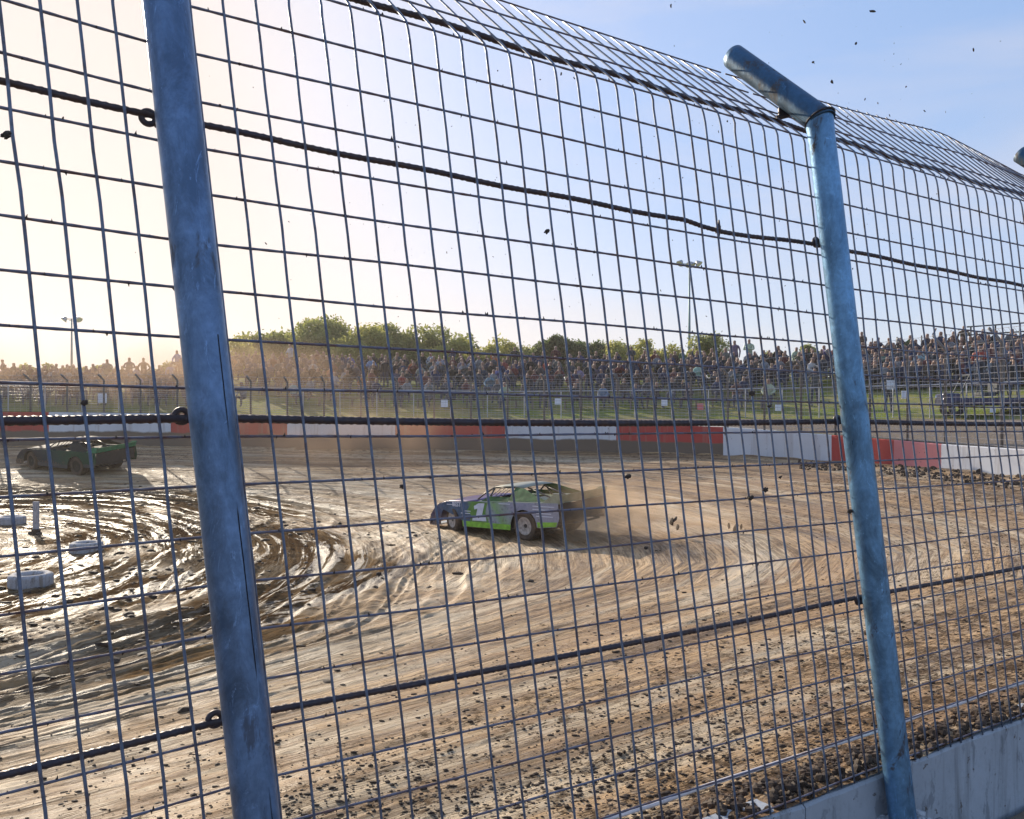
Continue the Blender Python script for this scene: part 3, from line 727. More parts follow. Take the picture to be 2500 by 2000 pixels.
TL=[(600,818,110,66,1,'low spreading pale green tree at the left edge of the big clump',.5,8),
(655,808,110,70,0,'rounded olive tree second from the left in the big clump',.8,9),
(735,776,150,72,0,'tall olive tree forming the left peak of the clump',1,12),
(810,768,150,74,0,'tallest tree of the clump behind the crowd',1,12),
(880,790,130,70,1,'lighter green tree right of the tallest one',.9,10),
(955,790,140,74,0,'broad olive tree in the middle of the clump',1,11),
(1030,800,130,72,0,'round-topped olive tree right of the middle of the clump',.9,10),
(1095,812,100,70,1,'smaller yellowish tree sloping down at the clump\'s right',.7,8),
(1165,826,95,72,1,'small pale tree in the gap right of the clump',.6,7),
(1245,828,110,74,1,'low yellow-green tree left of the dark pair',.7,8),
(1292,842,80,72,0,'narrow olive tree touching the dark pair',.7,7),
(1365,812,100,70,2,'left one of the pair of dark dense trees',1.2,11),
(1440,818,110,72,2,'right one of the pair of dark dense trees',1.2,11),
(1535,828,90,70,1,'bright small tree right of the dark pair',.7,8),
(1610,838,90,72,1,'low loose tree left of the light mast',.6,7),
(1690,842,50,66,1,'thin yellow-green tree just right of the light mast',.5,6),
(1740,800,90,64,0,'tall airy tree with gaps right of the light mast',.45,10),
(1885,850,45,70,0,'tiny loose tree between seated spectators',.35,4),
(1975,835,85,66,0,'small round tree left of the bright blue post',.7,7),
(2050,850,60,66,1,'small tree hidden behind the bright blue post',.4,5),
(75,893,70,80,0,'low hazy bush at the far left of the skyline',.5,6),
(135,888,60,80,0,'hazy bush below the distant light mast',.5,6),
(215,895,90,80,1,'hazy low shrub right of the distant light mast',.5,6),
(290,885,80,78,1,'hazy shrub between two standing spectators',.5,6),
(395,887,70,78,0,'hazy shrub just left of the nearest post',.5,6),
(545,880,70,75,1,'low shrub to the right of the nearest post',.5,6)]
TL+=[(1130,822,120,78,0,'olive tree behind the gap right of the big clump',.8,8),(1215,828,120,80,1,'pale tree filling the skyline left of the dark pair',.8,8),(1490,828,110,78,0,'low olive tree directly right of the dark pair',.8,8),(1580,842,120,80,0,'low olive tree between the dark pair and the light mast',.7,8),(920,800,150,80,0,'deep olive tree filling the back of the clump',1,11),(690,800,150,80,1,'pale tree filling the back of the clump\'s left',1,11)]
for t in TL: tree(t[0],t[1],t[2]*1.25,t[3],t[4],t[5],dens=t[6],blobs=int(t[7]*1.7))

# ------------------------------------------------------------------ light masts
POLEM=simple('mast_steel',(.16,.24,.25),.5,.4); LAMPM=simple('lamp_housing',(.30,.31,.32),.4,.6)
GLS=simple('lamp_glass',(.55,.57,.58),.2,.1)
def mast(px,ptop,Y,heads,label,spread):
    b=P(px,900,Y); gz=outer_z(b.x,b.y); top=EY+(1020-ptop)/F*Y-gz
    t=empty('light_mast',(b.x,b.y,gz)); tag(t,label,'light mast','floodlight masts')
    m_=MB(); m_.tube([(0,0,-.2),(0,0,top*.5),(0,0,top)],[.17,.13,.07],10); m_.build('pole',POLEM,t,smooth=True)
    m_=MB(); m_.tube([(-spread,0,top-.05),(spread,0,top-.05)],.04,6); m_.tube([(0,-.5,top-.25),(0,.5,top-.25)],.04,6); m_.build('crossarm',POLEM,t)
    for (hx,hy,hz,ang) in heads:
        m_=MB(); c=Vector((hx,hy,top+hz)); ax=Vector((math.cos(ang)*.55,-.35,-.75)).normalized()
        m_.lathe(c-ax*.22,ax,[(0.02,0),(.14,.02),(.2,.12),(.36,.42),(.38,.46)],14); m_.tube([c-ax*.2,(hx*.95,hy,top-.1)],.035,5)
        lo=m_.build('lamp',LAMPM,t,smooth=True)
        g=MB(); g.lathe(c-ax*.22,ax,[(.0,.44),(.36,.445)],14); g.build('lamp_glass',GLS,lo)
mast(175,778,92,[(-.75,0,.0,PI),(.75,0,.0,0)],'distant tall light mast with two lamps on the left skyline',.75)
mast(1683,643,82,[(-.85,0,.1,PI),(-.1,-.3,-.1,PI*.6),(.25,.3,.0,.4),(.85,0,.05,0)],'tall light mast with a cluster of four lamps',.85)

# ------------------------------------------------------------------ people
def shirtm():
    m=NT('clothing'); oi=m.n('ObjectInfo'); f=m.noise(m.obj(),7,4,.6)
    c=m.mix(m.ramp(f,[(.3,.5),(.65,.25)]),oi.outputs['Color'],(.02,.02,.02)); return m.set(Base_Color=c,Roughness=.85,Normal=m.bump(f,.5,.02))
SHIRT=shirtm(); SKIN=simple('skin',(.30,.17,.12),.55,var=.1); HAIRM=simple('hair',(.07,.05,.04),.7,var=.3); TROUS=simple('trousers',(.045,.05,.075),.85,var=.3); CAPW=simple('cap_white',(.6,.6,.6),.7)
def skinbody(verts,edges,name,mats,split):
    me=bpy.data.meshes.new(name); me.from_pydata([v[0] for v in verts],edges,[]); o=bpy.data.objects.new('tmp',me); COL.objects.link(o)
    sk=o.modifiers.new('skin','SKIN'); sk.use_smooth_shade=True
    for i,v in enumerate(verts):
        r=v[1]; me.skin_vertices[0].data[i].radius=(r if isinstance(r,tuple) else (r,r))
    me.skin_vertices[0].data[0].use_root=True
    sb=o.modifiers.new('sub','SUBSURF'); sb.levels=1; sb.render_levels=1
    dg=bpy.context.evaluated_depsgraph_get(); m2=bpy.data.meshes.new_from_object(o.evaluated_get(dg)); m2.name=name
    bpy.data.objects.remove(o); m2.materials.clear()
    for m in mats: m2.materials.append(m)
    for p in m2.polygons: p.material_index=split(p.center); p.use_smooth=True
    return m2
def seated(lean=0,arms='knees',hat=False,tw=0):
    # faces -Y (towards the track)
    sh=1.02; hx=tw
    V=[((0,0,.50),(.15,.13)),((hx*.3,-.03-lean*.3,.68),(.18,.15)),((hx*.6,-.06-lean*.7,.88),(.21,.15)),((hx,-.07-lean,1.0),(.16,.12)),((hx,-.09-lean,1.09),.055),((hx*1.1,-.12-lean*1.15,1.20),(.085,.10)),((hx*1.1,-.12-lean*1.15,1.31),(.075,.09)),
       ((-.10,-.12,.50),.10),((-.15,-.48,.53),.078),((-.16,-.50,.30),.06),((-.16,-.50,.09),.045),((-.17,-.64,.05),.04),
       ((.10,-.12,.50),.10),((.15,-.48,.53),.078),((.16,-.50,.30),.06),((.16,-.50,.09),.045),((.17,-.64,.05),.04)]
    E=[(0,1),(1,2),(2,3),(3,4),(4,5),(5,6),(0,7),(7,8),(8,9),(9,10),(10,11),(0,12),(12,13),(13,14),(14,15),(15,16)]
    def arm(sx,mode):
        b=len(V); S=(hx+sx*.17,-.06-lean,.95)
        if mode=='knees': pts=[(S,.058),((hx+sx*.26,-.16-lean*.6,.74),.06),((sx*.15,-.40,.64),.045),((sx*.12,-.48,.61),.038)]
        elif mode=='up': pts=[(S,.058),((hx+sx*.30,-.10-lean,1.16),.045),((hx+sx*.22,-.16-lean,1.38),.034),((hx+sx*.20,-.17-lean,1.46),.032)]
        elif mode=='face': pts=[(S,.058),((hx+sx*.26,-.28-lean,.86),.045),((hx+sx*.10,-.30-lean*1.1,1.12),.034),((hx+sx*.07,-.26-lean*1.1,1.18),.032)]
        else: pts=[(S,.058),((hx+sx*.25,-.14-lean,.76),.046),((hx+sx*.02,-.26-lean,.80),.036),((hx-sx*.08,-.27-lean,.82),.032)]
        V.extend(pts); E.append((3,b)); E.extend([(b,b+1),(b+1,b+2),(b+2,b+3)])
    a=arms if isinstance(arms,tuple) else (arms,arms)
    arm(-1,a[0]); arm(1,a[1])
    hc=Vector((hx*1.1,-.12-lean*1.15,1.26))
    def sp(c):
        if c.z>1.13 and (Vector(c)-hc).length<.2:
            if c.z>1.30: return 4 if hat else 2
            if c.y>hc.y-.02 and c.z>1.2: return 2
            return 1
        if c.z>1.06 and abs(c.x-hx)<.08: return 1
        if c.z>1.25: return 1
        if c.z<.58 and c.z>.0: return 3
        return 0
    return skinbody(V,E,'person',[SHIRT,SKIN,HAIRM,TROUS,CAPW],sp)
def standing(arms='down',hat=False,lean=0,step=.1):
    V=[((0,0,.95),(.145,.11)),((0,-.01,1.12),(.16,.12)),((0,-.02-lean*.5,1.30),(.19,.13)),((0,-.02-lean,1.42),(.13,.095)),((0,-.03-lean,1.51),.055),((0,-.05-lean,1.62),(.08,.10)),((0,-.05-lean,1.73),(.075,.09)),
       ((-.09,0,.90),.095),((-.12,-.02,.50),.065),((-.13,step*.3,.10),.045),((-.14,-.12,.05),.04),
       ((.09,0,.90),.095),((.12,-.04,.50),.065),((.14,-.02,.10),.045),((.15,-.14,.05),.04)]
    E=[(0,1),(1,2),(2,3),(3,4),(4,5),(5,6),(0,7),(7,8),(8,9),(9,10),(0,11),(11,12),(12,13),(13,14)]
    def arm(sx,mode):
        b=len(V); S=(sx*.20,-.02-lean,1.39)
        if mode=='down': pts=[(S,.058),((sx*.27,.0,1.12),.046),((sx*.26,-.06,.86),.034),((sx*.25,-.08,.77),.032)]
        elif mode=='hips': pts=[(S,.062),((sx*.33,.04,1.18),.055),((sx*.20,-.07,1.02),.042),((sx*.15,-.10,1.0),.036)]
        elif mode=='out': pts=[(S,.058),((sx*.46,-.02,1.33),.045),((sx*.66,-.06,1.22),.034),((sx*.73,-.08,1.20),.032)]
        else: pts=[(S,.058),((sx*.26,-.14,1.16),.046),((sx*.05,-.24,1.20),.036),((-sx*.07,-.24,1.23),.032)]
        V.extend(pts); E.append((3,b)); E.extend([(b,b+1),(b+1,b+2),(b+2,b+3)])
    a=arms if isinstance(arms,tuple) else (arms,arms)
    arm(-1,a[0]); arm(1,a[1])
    def sp(c):
        if c.z>1.56: return (4 if hat else 2) if (c.z>1.70 or c.y>-.02-lean) else 1
        if c.z>1.47 and abs(c.x)<.07: return 1
        if c.z<.93 and abs(c.x)<.22 or c.z<.6: return 3
        return 0
    return skinbody(V,E,'person',[SHIRT,SKIN,HAIRM,TROUS,CAPW],sp)
SEATS=[(seated(.05,'knees'),'seated, hands on knees'),(seated(.16,'knees',tw=.03),'seated, leaning forward'),(seated(.02,'fold'),'seated, arms folded'),
       (seated(.06,('knees','face'),hat=True),'and cap'),(seated(.0,('fold','knees'),hat=True,tw=-.04),'and pale cap'),(seated(.04,('up','knees')),'seated, arm raised')]
STAND=[(standing('down'),'standing, arms down'),(standing('fold'),'standing, arms folded'),(standing('hips'),'standing, hands on hips'),(standing(('down','fold'),hat=True),'and cap, standing')]
SHC=[('dark blue',(.03,.045,.12)),('black',(.02,.02,.024)),('dark grey',(.075,.075,.085)),('maroon',(.16,.03,.035)),('white',(.55,.55,.56)),('brown',(.13,.085,.055)),('orange',(.55,.16,.05)),('light blue',(.18,.34,.55)),('grey',(.22,.22,.23)),('red',(.42,.05,.04)),('olive green',(.10,.13,.05)),('lavender',(.28,.26,.42))]
WT=[24,28,20,8,5,12,3,3,9,3,4,4]
ZONES=[(-200,119,'first red block'),(119,417,'first white block'),(417,701,'second red block'),(701,965,'second white block'),(965,1233,'third red block'),
       (1233,1504,'third white block'),(1504,1765,'fourth red block'),(1765,2030,'fourth white block'),(2030,2298,'fifth red block'),(2298,2700,'fifth white block')]
GRP='spectators on the bank behind the far wall'
def put_person(px,d,extra,kind,row):
    p=on_ray(px,d); me,pose=random.choices(SEATS,[6,6,5,3,3,.6])[0] if kind=='sit' else random.choices(STAND,[4,4,1.5,2])[0]
    o=bpy.data.objects.new('person',me); COL.objects.link(o)
    ci=random.choices(range(len(SHC)),WT)[0]; o.color=(*[q*random.uniform(.75,1.3) for q in SHC[ci][1]],1)
    s=random.uniform(.9,1.08); o.scale=(s*random.uniform(1,1.15),s,s)
    o.location=(p.x,p.y,p.z+extra); o.rotation_euler=(0,0,random.gauss(0,.35)-math.atan2(p.x,p.y)*.6)
    z=[t for (a,b,t) in ZONES if a<=px<b]; z=z[0] if z else 'the wall'
    tag(o,f"person in {SHC[ci][0]} top {pose}, {row} row above {z}",'person',GRP); return o
BENCH=simple('bench_wood',(.20,.15,.12),.8,scale=3); STEELD=simple('dark_steel',(.05,.055,.06),.6,.3)
# bench rows on the bank: (name of row, d behind wall, step up, list of photo columns)
rows=[('top',17.2,.38,440,2060,24.0),('second',15.2,.3,560,2060,27),('third',13.2,.2,600,2000,33),('fourth',11.0,.1,640,1900,46),('lowest',8.4,.0,700,1900,75)]
for (rn,d,ex,x0,x1,st) in rows:
    px=x0
    b=empty('bench',on_ray(1250,d+.12)); tag(b,f'long plank bench of the {rn} row of spectators on the bank','bench','benches on the bank'); bl=b.location
    m_=MB(); pts=[on_ray(q,d+.12)+Vector((0,0,ex)) for q in range(int(x0)-20,int(x1)+40,40)]
    for a,c in zip(pts[:-1],pts[1:]):
        ang=math.atan2(c.y-a.y,c.x-a.x); mid=(a+c)/2+Vector((0,0,.42)); m_.box(mid-bl,((c-a).length-.01,.30,.05),Matrix.Rotation(ang,3,'Z'))
        m_.box(mid-bl+Vector((0,0,-.25-ex/2)),(.06,.22,.42+ex),Matrix.Rotation(ang,3,'Z'))
    m_.build('plank',BENCH,b)
    while px<x1:
        kind='sit'
        if rn=='top' and random.random()<.07: kind='stand'
        if rn=='lowest' and random.random()<.35: kind='stand'
        if rn in('third','fourth') and random.random()<.08: kind='stand'
        if not (px<980 and rn in('fourth','lowest') and random.random()<.25):
            put_person(px+random.uniform(-.28,.28)*st,d+random.uniform(-.15,.1),ex,kind,rn)
        px+=st*random.choice([.8,.9,1,1,1.1,1.5])
# left group: a few standing figures and heads behind the hazy fence
for px in (8,262,316,351,416,442): put_person(px,12.4,.0,'stand','top')
for px in (35,130,150,163,182,232,250,300,335,372,392,428,455): put_person(px,13.2,.0,'sit','second')
for px in (60,105,205,285,345,400,425): put_person(px,10.5,.0,'sit','third')
# the part of the crowd beyond three hundred people, read as one mass
CW=[simple('crowd_cloth_%d'%k,c,.85,var=.4) for k,c in enumerate([(.03,.04,.09),(.02,.02,.024),(.07,.07,.08),(.13,.04,.04),(.10,.07,.05),(.22,.22,.23)])]
xm=MB()
for (d,ex,st,xa,xb) in ((12.6,.0,20,2065,2520),(13.6,.12,17,2065,2520),(14.6,.38,17,2065,2520),(15.6,.65,18,2075,2520),(12.6,.0,24,-60,460),(11.6,.0,22,-60,460),(10.4,.0,26,-60,460),(9.0,.0,30,-60,460),(7.6,.0,40,-60,600),(16.3,.3,21,450,2060),(14.2,.25,26,560,2060),(12.2,.1,34,620,1950),(9.6,.0,60,760,1850)):
    px=xa
    while px<xb:
        me=random.choice(SEATS[:5])[0]; p=on_ray(px,d); a=random.gauss(0,.35)-math.atan2(p.x,p.y)*.6; M=Matrix.Translation((p.x,p.y,p.z+ex))@Matrix.Rotation(a,4,'Z')
        b=len(xm.v); xm.v+= [tuple(M@v.co) for v in me.vertices]; ci=random.choice([0,0,1,1,2,2,3,4,4,5])
        for q in me.polygons: xm.f.append(tuple(i+b for i in q.vertices)); xm.m.append(ci if q.material_index==0 else 5+q.material_index)
        px+=st*random.choice([.8,1,1,1.3,1.8])
xo=xm.build('crowd',CW+[SKIN,HAIRM,TROUS,CAPW],smooth=True); tag(xo,'dense mass of seated spectators filling the gaps on the bank','crowd',kind='stuff')
# right bleachers
bl=empty('bleacher',on_ray(2300,15.5)); tag(bl,'dark steel bleacher packed with spectators at the right','bleacher'); bll=bl.location
for k,(d,ex) in enumerate(((13.2,.0),(14.2,.25),(15.2,.5),(16.2,.8))):
    m_=MB(); pts=[on_ray(q,d+.1)+Vector((0,0,ex)) for q in range(2070,2600,30)]
    for a,c in zip(pts[:-1],pts[1:]):
        ang=math.atan2(c.y-a.y,c.x-a.x); mid=(a+c)/2+Vector((0,0,.42)); M=Matrix.Rotation(ang,3,'Z')
        m_.box(mid-bll,((c-a).length-.006,.28,.045),M); m_.box(mid-bll+Vector((0,-.3,-.40)),((c-a).length-.006,.3,.04),M)
    m_.build('bench_plank',simple('aluminium_plank',(.30,.32,.34),.45,.5) if k==0 else bpy.data.materials['aluminium_plank'],bl)
m_=MB()
for q in range(2070,2600,60):
    a=on_ray(q,12.9); b=on_ray(q,16.5)
    m_.tube([a-bll,a-bll+Vector((0,0,.7))],.04,5); m_.tube([b-bll,b-bll+Vector((0,0,2.3 if q>2330 else 1.3))],.04,5); m_.tube([a-bll+Vector((0,0,.3)),b-bll+Vector((0,0,2.0))],.04,5)
for h in (1.9,2.3): m_.tube([on_ray(q,16.55)-bll+Vector((0,0,h)) for q in range(2360,2620,40)],.035,5)
m_.tube([on_ray(q,12.8)-bll+Vector((0,0,.7)) for q in range(2070,2620,40)],.03,5)
m_.build('frame',STEELD,bl)
for (rn,d,ex,st) in (('lowest bleacher',13.1,.0,33),('second bleacher',14.1,.25,26),('third bleacher',15.1,.5,25),('top bleacher',16.1,.8,28)):
    px=2075
    while px<2510:
        put_person(px+random.uniform(-6,6),d,ex,'stand' if random.random()<.07 else 'sit',rn); px+=st*random.choice([.9,1,1.1,1.3])
# track marshals
def marshal(px,py,Y,me,col,label,rz):
    x=(px-1250)/F*Y; o=bpy.data.objects.new('person',me); COL.objects.link(o); o.color=(*col,1); o.location=(x,Y,outer_z(x,Y)); o.rotation_euler=(0,0,rz)
    tag(o,label,'person'); return o
mh_=standing('hips'); 
mm_=marshal(2168,0,33.5,mh_,(.05,.055,.06),'person with hands on hips wearing a white bib on the dirt road behind the wall',.2)
for sy in (-1,1):
    b_=MB(); b_.poly([(-.17,sy*.135-.02,1.0),(.17,sy*.135-.02,1.0),(.18,sy*.14-.02,1.38),(-.18,sy*.14-.02,1.38)],.012,(0,sy,0))
    b_.build('bib',simple('bib_white',(.6,.62,.68),.7),mm_)
marshal(2475,0,32.0,standing('down',hat=True),(.02,.02,.025),'person in black standing on the road at the right edge',-.2)
marshal(2392,0,34.5,standing('fold'),(.03,.035,.06),'person in dark clothes beside the low utility cart',.5)
marshal(1988,0,37,standing('hips'),(.10,.10,.11),'person in grey standing on the grass just left of the bright blue post',.1)
# low utility cart
def cart():
    Y=30.5; x=(2400-1250)/F*Y; t=empty('utility_cart',(x,Y,outer_z(x,Y)),-.25); tag(t,'low dark utility cart with small wheels parked on the road behind the wall','cart')
    m_=MB(); m_.box((0,0,.52),(3.0,1.3,.28)); m_.box((-1.2,0,.72),(.6,1.15,.22)); m_.build('body',simple('cart_paint',(.035,.035,.085),.3,.2),t,bevel=.05)
    m_=MB(); m_.tube([(-.9,.55,.8),(-.6,.55,1.5),(.5,.55,1.5),(.7,.55,.66)],.025,6); m_.tube([(-.9,-.55,.8),(-.6,-.55,1.5),(.5,-.55,1.5),(.7,-.55,.66)],.025,6); m_.tube([(-.6,-.55,1.5),(-.6,.55,1.5)],.025,6); m_.build('roll_frame',STEELD,t)
    m_=MB(); m_.box((.05,0,.80),(.5,1.1,.14)); m_.box((.35,0,1.02),(.1,1.1,.45)); m_.build('seat',STEELD,t,bevel=.03)
    for sx in (-1.05,1.05):
        for sy in (-.62,.62):
            m_=MB(); m_.lathe((sx,sy-.09,.26),(0,1,0),[(.1,0),(.24,0),(.27,.03),(.27,.15),(.24,.18),(.1,.18)],18); m_.build('wheel',simple('rubber',(.02,.02,.02),.8) if 'rubber' not in bpy.data.materials else bpy.data.materials['rubber'],t)
    for sy in (-.4,.4):
        m_=MB(); m_.lathe((-1.50,sy,.70),(-1,0,0),[(.0,.03),(.06,.028),(.07,0)],12); m_.build('headlight',simple('chrome',(.8,.8,.85),.08,1) if 'chrome' not in bpy.data.materials else bpy.data.materials['chrome'],t)
cart()

# ------------------------------------------------------------------ infield markers
TYW=conc_mat('white_tyre_paint',(.42,.41,.42),(.2,.15,.1),3); RUB=simple('rubber_black',(.02,.02,.02),.75,bump=.3,scale=20)
for (px,py,Y,rad,lab) in [(75,1434,13.1,.325,'white painted tyre lying flat on the muddy infield, nearest of the three'),(211,1343,16.4,.31,'muddy white tyre lying half sunk left of the nearest post'),(28,1279,20.7,.33,'white tyre at the left edge beside the marker board')]:
    x=(px-1250)/F*Y; t=empty('track_marker',(x,Y,track_z(x,Y,False)-.01),random.uniform(0,3)); tag(t,lab,'tyre','white marker tyres on the infield')
    m_=MB(); prof=[(rad*.62,.03),(rad*.8,.0),(rad*.97,.02)]+[(rad*(1.0-.012*(k%2)),.045+.018*k) for k in range(8)]+[(rad*.97,.2),(rad*.82,.225),(rad*.6,.20),(rad*.56,.17),(rad*.56,.05),(rad*.62,.03)]
    m_.lathe((0,0,0),(0,0,1),prof,36); m_.build('tyre',TYW,t,smooth=True)
    m_=MB(); m_.lathe((0,0,0),(0,0,1),[(0,.06),(rad*.3,.07),(rad*.565,.05)],24); m_.build('mud_fill',DIRT,t)
Y=18.9; x=(88-1250)/F*Y; z=track_z(x,Y,False); t=empty('marker_board',(x,Y,z)); tag(t,'short white marker board standing upright in the infield mud','marker')
m_=MB(); m_.box((0,0,.44),(.13,.06,.64)); m_.build('board',TYW,t,bevel=.01); m_=MB(); m_.box((0,0,.06),(.16,.10,.14)); m_.lump((.1,-.05,.02),.07); m_.lump((-.12,0,.02),.06); m_.build('foot',MUD,t)

# ------------------------------------------------------------------ racing cars
def text_mesh(body,size,mat,name,parent,loc,rot,ext=.002,bold=.0):
    cu=bpy.data.curves.new(name,'FONT'); cu.body=body; cu.size=size; cu.extrude=ext; cu.offset=bold; cu.align_x='CENTER'; cu.align_y='CENTER'
    o=bpy.data.objects.new('tmpt',cu); COL.objects.link(o); dg=bpy.context.evaluated_depsgraph_get(); me=bpy.data.meshes.new_from_object(o.evaluated_get(dg)); bpy.data.objects.remove(o)
    me.materials.clear(); me.materials.append(mat); q=bpy.data.objects.new(name,me); COL.objects.link(q); q.parent=parent; q.location=loc; q.rotation_euler=rot; return q
def side_outline():
    pts=[(2.42,.13),(2.46,.24),(2.36,.44),(2.18,.62),(1.95,.76),(1.62,.83),(.9,.86),(.3,.89),(-.9,.93),(-2.30,.97),(-2.34,.62),(-2.26,.40),(-1.68,.34)]
    for a in np.linspace(0,180,13): pts.append((-1.19-.44*math.cos(R(a)),.34+.42*math.sin(R(a))) )
    pts+= [(-.73,.22),(.98,.20)]
    for a in np.linspace(0,180,13): pts.append((1.45-.45*math.cos(R(a)),.32+.43*math.sin(R(a))))
    pts+=[(1.92,.18)]
    return pts
def fillpoly(pts2,yfn,th):
    bm=bmesh.new(); vs=[bm.verts.new((x,yfn(x,z),z)) for x,z in pts2]; es=[bm.edges.new((vs[i],vs[(i+1)%len(vs)])) for i in range(len(vs))]
    bmesh.ops.triangle_fill(bm,use_beauty=True,edges=es); return bm
def yside(x,z): return .98-.05*(z-.2)-.10*max(0,(x-.9)/1.5)**2
def livery(name,scheme):
    m=NT(name); ob=m.obj(); sx=m.n('SeparateXYZ'); m.l(ob,sx.inputs[0]); X=sx.outputs[0]; Z=sx.outputs[2]
    wn=m.noise(ob,2.2,3,.6); wn2=m.noise(ob,8,5,.7)
    xx=m.math('ADD',X,m.math('MULTIPLY',m.math('SUBTRACT',wn,.5),.55)); xx=m.math('ADD',xx,m.math('MULTIPLY',m.math('SUBTRACT',Z,.6),-.7))
    g=m.ramp(m.math('MULTIPLY_ADD' if False else 'ADD',m.math('MULTIPLY',xx,.2),.5),scheme)
    g=m.mix(m.ramp(wn2,[(.45,0),(.6,.35)]),g,(.13,.16,.22) if name=='livery_a' else (.02,.05,.04))
    g=m.mix(m.ramp(wn2,[(.60,0),(.66,.6)]),g,(.09,.07,.05))
    mud=m.math('ADD',m.math('MULTIPLY',m.math('SUBTRACT',.75,Z),.9),m.math('MULTIPLY',m.math('SUBTRACT',m.noise(ob,14,6,.75),.5),1.6)); g=m.mix(m.ramp(mud,[(.28,0),(.5,.8)]),g,(.15,.10,.065))
    m.b.inputs['Specular IOR Level'].default_value=.3 if name=='livery_a' else .08; return m.set(Base_Color=g,Roughness=.5,Normal=m.bump(wn2,.15,.02))
def car(name,label,loc,yaw,pitch,roll,S):
    t=empty(name,loc); t.rotation_mode='XYZ'
    fwd=Matrix.Rotation(yaw,4,'Z')@Matrix.Rotation(pitch,4,'Y')@Matrix.Rotation(roll,4,'X'); t.rotation_euler=fwd.to_euler(); tag(t,label,'racing car','dirt racing cars')
    body=MB(); 
    # deck and hood skin
    stations=[(2.44,.16,.80),(2.40,.34,.84),(2.22,.60,.86),(1.95,.765,.875),(1.6,.835,.90),(.9,.865,.94),(.42,.89,.94)]
    vs=[];k=9
    for (x,z,w_) in stations:
        for j in range(k):
            u=-1+2*j/(k-1); vs.append((x,u*w_,z+.03*(1-u*u)))
    fs=[(i*k+j,i*k+j+1,(i+1)*k+j+1,(i+1)*k+j) for i in range(len(stations)-1) for j in range(k-1)]
    body.add(vs,fs); 
    hood=body.build('hood',S['hood'],t,smooth=True); sm=hood.modifiers.new('s','SOLIDIFY'); sm.thickness=.012
    d_=MB(); d_.add([(x,y,z) for x,z in ((-.78,.925),(-1.5,.945),(-2.3,.965)) for y in (-.93,-.4,.4,.93)],[(i*4+j,i*4+j+1,(i+1)*4+j+1,(i+1)*4+j) for i in range(2) for j in range(3)])
    d_.add([(x,y,z) for x,z in ((.42,.895),(-.78,.92)) for y in (.62,.93)],[(0,1,3,2)]); d_.add([(x,y,z) for x,z in ((.42,.895),(-.78,.92)) for y in (-.93,-.62)],[(0,1,3,2)])
    o=d_.build('rear_deck',S['deck'],t); sm=o.modifiers.new('s','SOLIDIFY'); sm.thickness=.012
    for sg in (1,-1):
        bm=fillpoly(side_outline(),lambda x,z:yside(x,z)*sg,0); me=bpy.data.meshes.new('side_panel'); bm.to_mesh(me); bm.free(); me.materials.append(S['side'])
        o=bpy.data.objects.new('side_panel',me); COL.objects.link(o); o.parent=t; sm=o.modifiers.new('s','SOLIDIFY'); sm.thickness=.014; sm.offset=0
        # rocker strip
        m_=MB(); m_.poly([(.99,yside(.5,.25)*sg+sg*.009,.205),(-.74,yside(-.5,.25)*sg+sg*.009,.225),(-.76,yside(-.5,.35)*sg+sg*.009,.36),(1.0,yside(.5,.35)*sg+sg*.009,.35)],.004,(0,sg,0)); m_.build('rocker_strip',S['rocker'],t)
        m_=MB(); m_.poly([(-1.66,yside(-1.6,.38)*sg+sg*.009,.35),(-2.24,yside(-2.2,.42)*sg+sg*.009,.41),(-2.29,yside(-2.2,.5)*sg+sg*.009,.52),(-1.64,yside(-1.6,.5)*sg+sg*.009,.48)],.004,(0,sg,0)); m_.build('rocker_strip',S['rocker'],t)
        # sail panel (roof to rear deck)
        m_=MB(); sp=[(-.62,sg*.56,1.25),(-.95,sg*.60,1.235),(-1.35,sg*.72,1.11),(-1.95,sg*.86,.98),(-.9,sg*.83,.94),(-.55,sg*.80,.94)]
        m_.poly(sp,.012,(0,sg,0)); m_.build('sail_panel',S['sail'],t)
        # raised door top
        m_=MB(); m_.poly([(.35,sg*.90,.885),(.10,sg*.84,1.02),(-.62,sg*.80,1.03),(-.62,sg*.90,.92)],.012,(0,sg,0)); m_.build('door_top',S['sail'],t)
        # spoiler side board
        m_=MB(); m_.poly([(-1.75,sg*.90,.955),(-2.32,sg*.92,.965),(-2.40,sg*.92,1.19),(-2.16,sg*.91,1.17)],.008,(0,sg,0)); m_.build('spoiler_side',S['spoiler'],t)
    m_=MB(); m_.poly([(-2.28,-.9,.965),(-2.28,.9,.965),(-2.40,.9,1.17),(-2.40,-.9,1.17)],.008,(-1,0,0)); m_.build('spoiler',S['spoiler'],t)
    m_=MB(); n=7
    for i,(x,z) in enumerate(((.18,1.225),(-.1,1.265),(-.5,1.28),(-.9,1.255))):
        for j in range(7): u=-1+2*j/6; m_.v.append((x,u*.58,z+.02*(1-u*u)))
    m_.f=[(i*7+j,i*7+j+1,(i+1)*7+j+1,(i+1)*7+j) for i in range(3) for j in range(6)]; m_.m=[0]*18
    o=m_.build('roof',S['roof'],t,smooth=True); sm=o.modifiers.new('s','SOLIDIFY'); sm.thickness=.018
    m_=MB()
    for sg in (1,-1):
        m_.tube([(.72,sg*.66,.88),(.45,sg*.62,1.06),(.14,sg*.56,1.22)],.022,8); m_.tube([(-.62,sg*.56,1.24),(-.7,sg*.72,.93),(-.7,sg*.72,.3)],.022,8)
        m_.tube([(.14,sg*.54,1.22),(-.62,sg*.54,1.24)],.022,8); m_.tube([(.3,sg*.66,.3),(.3,sg*.66,.9),(.14,sg*.56,1.2)],.022,8)
    for y in (-.3,-.12,.06,.24): m_.tube([(.66,y,.89),(.14,y,1.22)],.009,6)
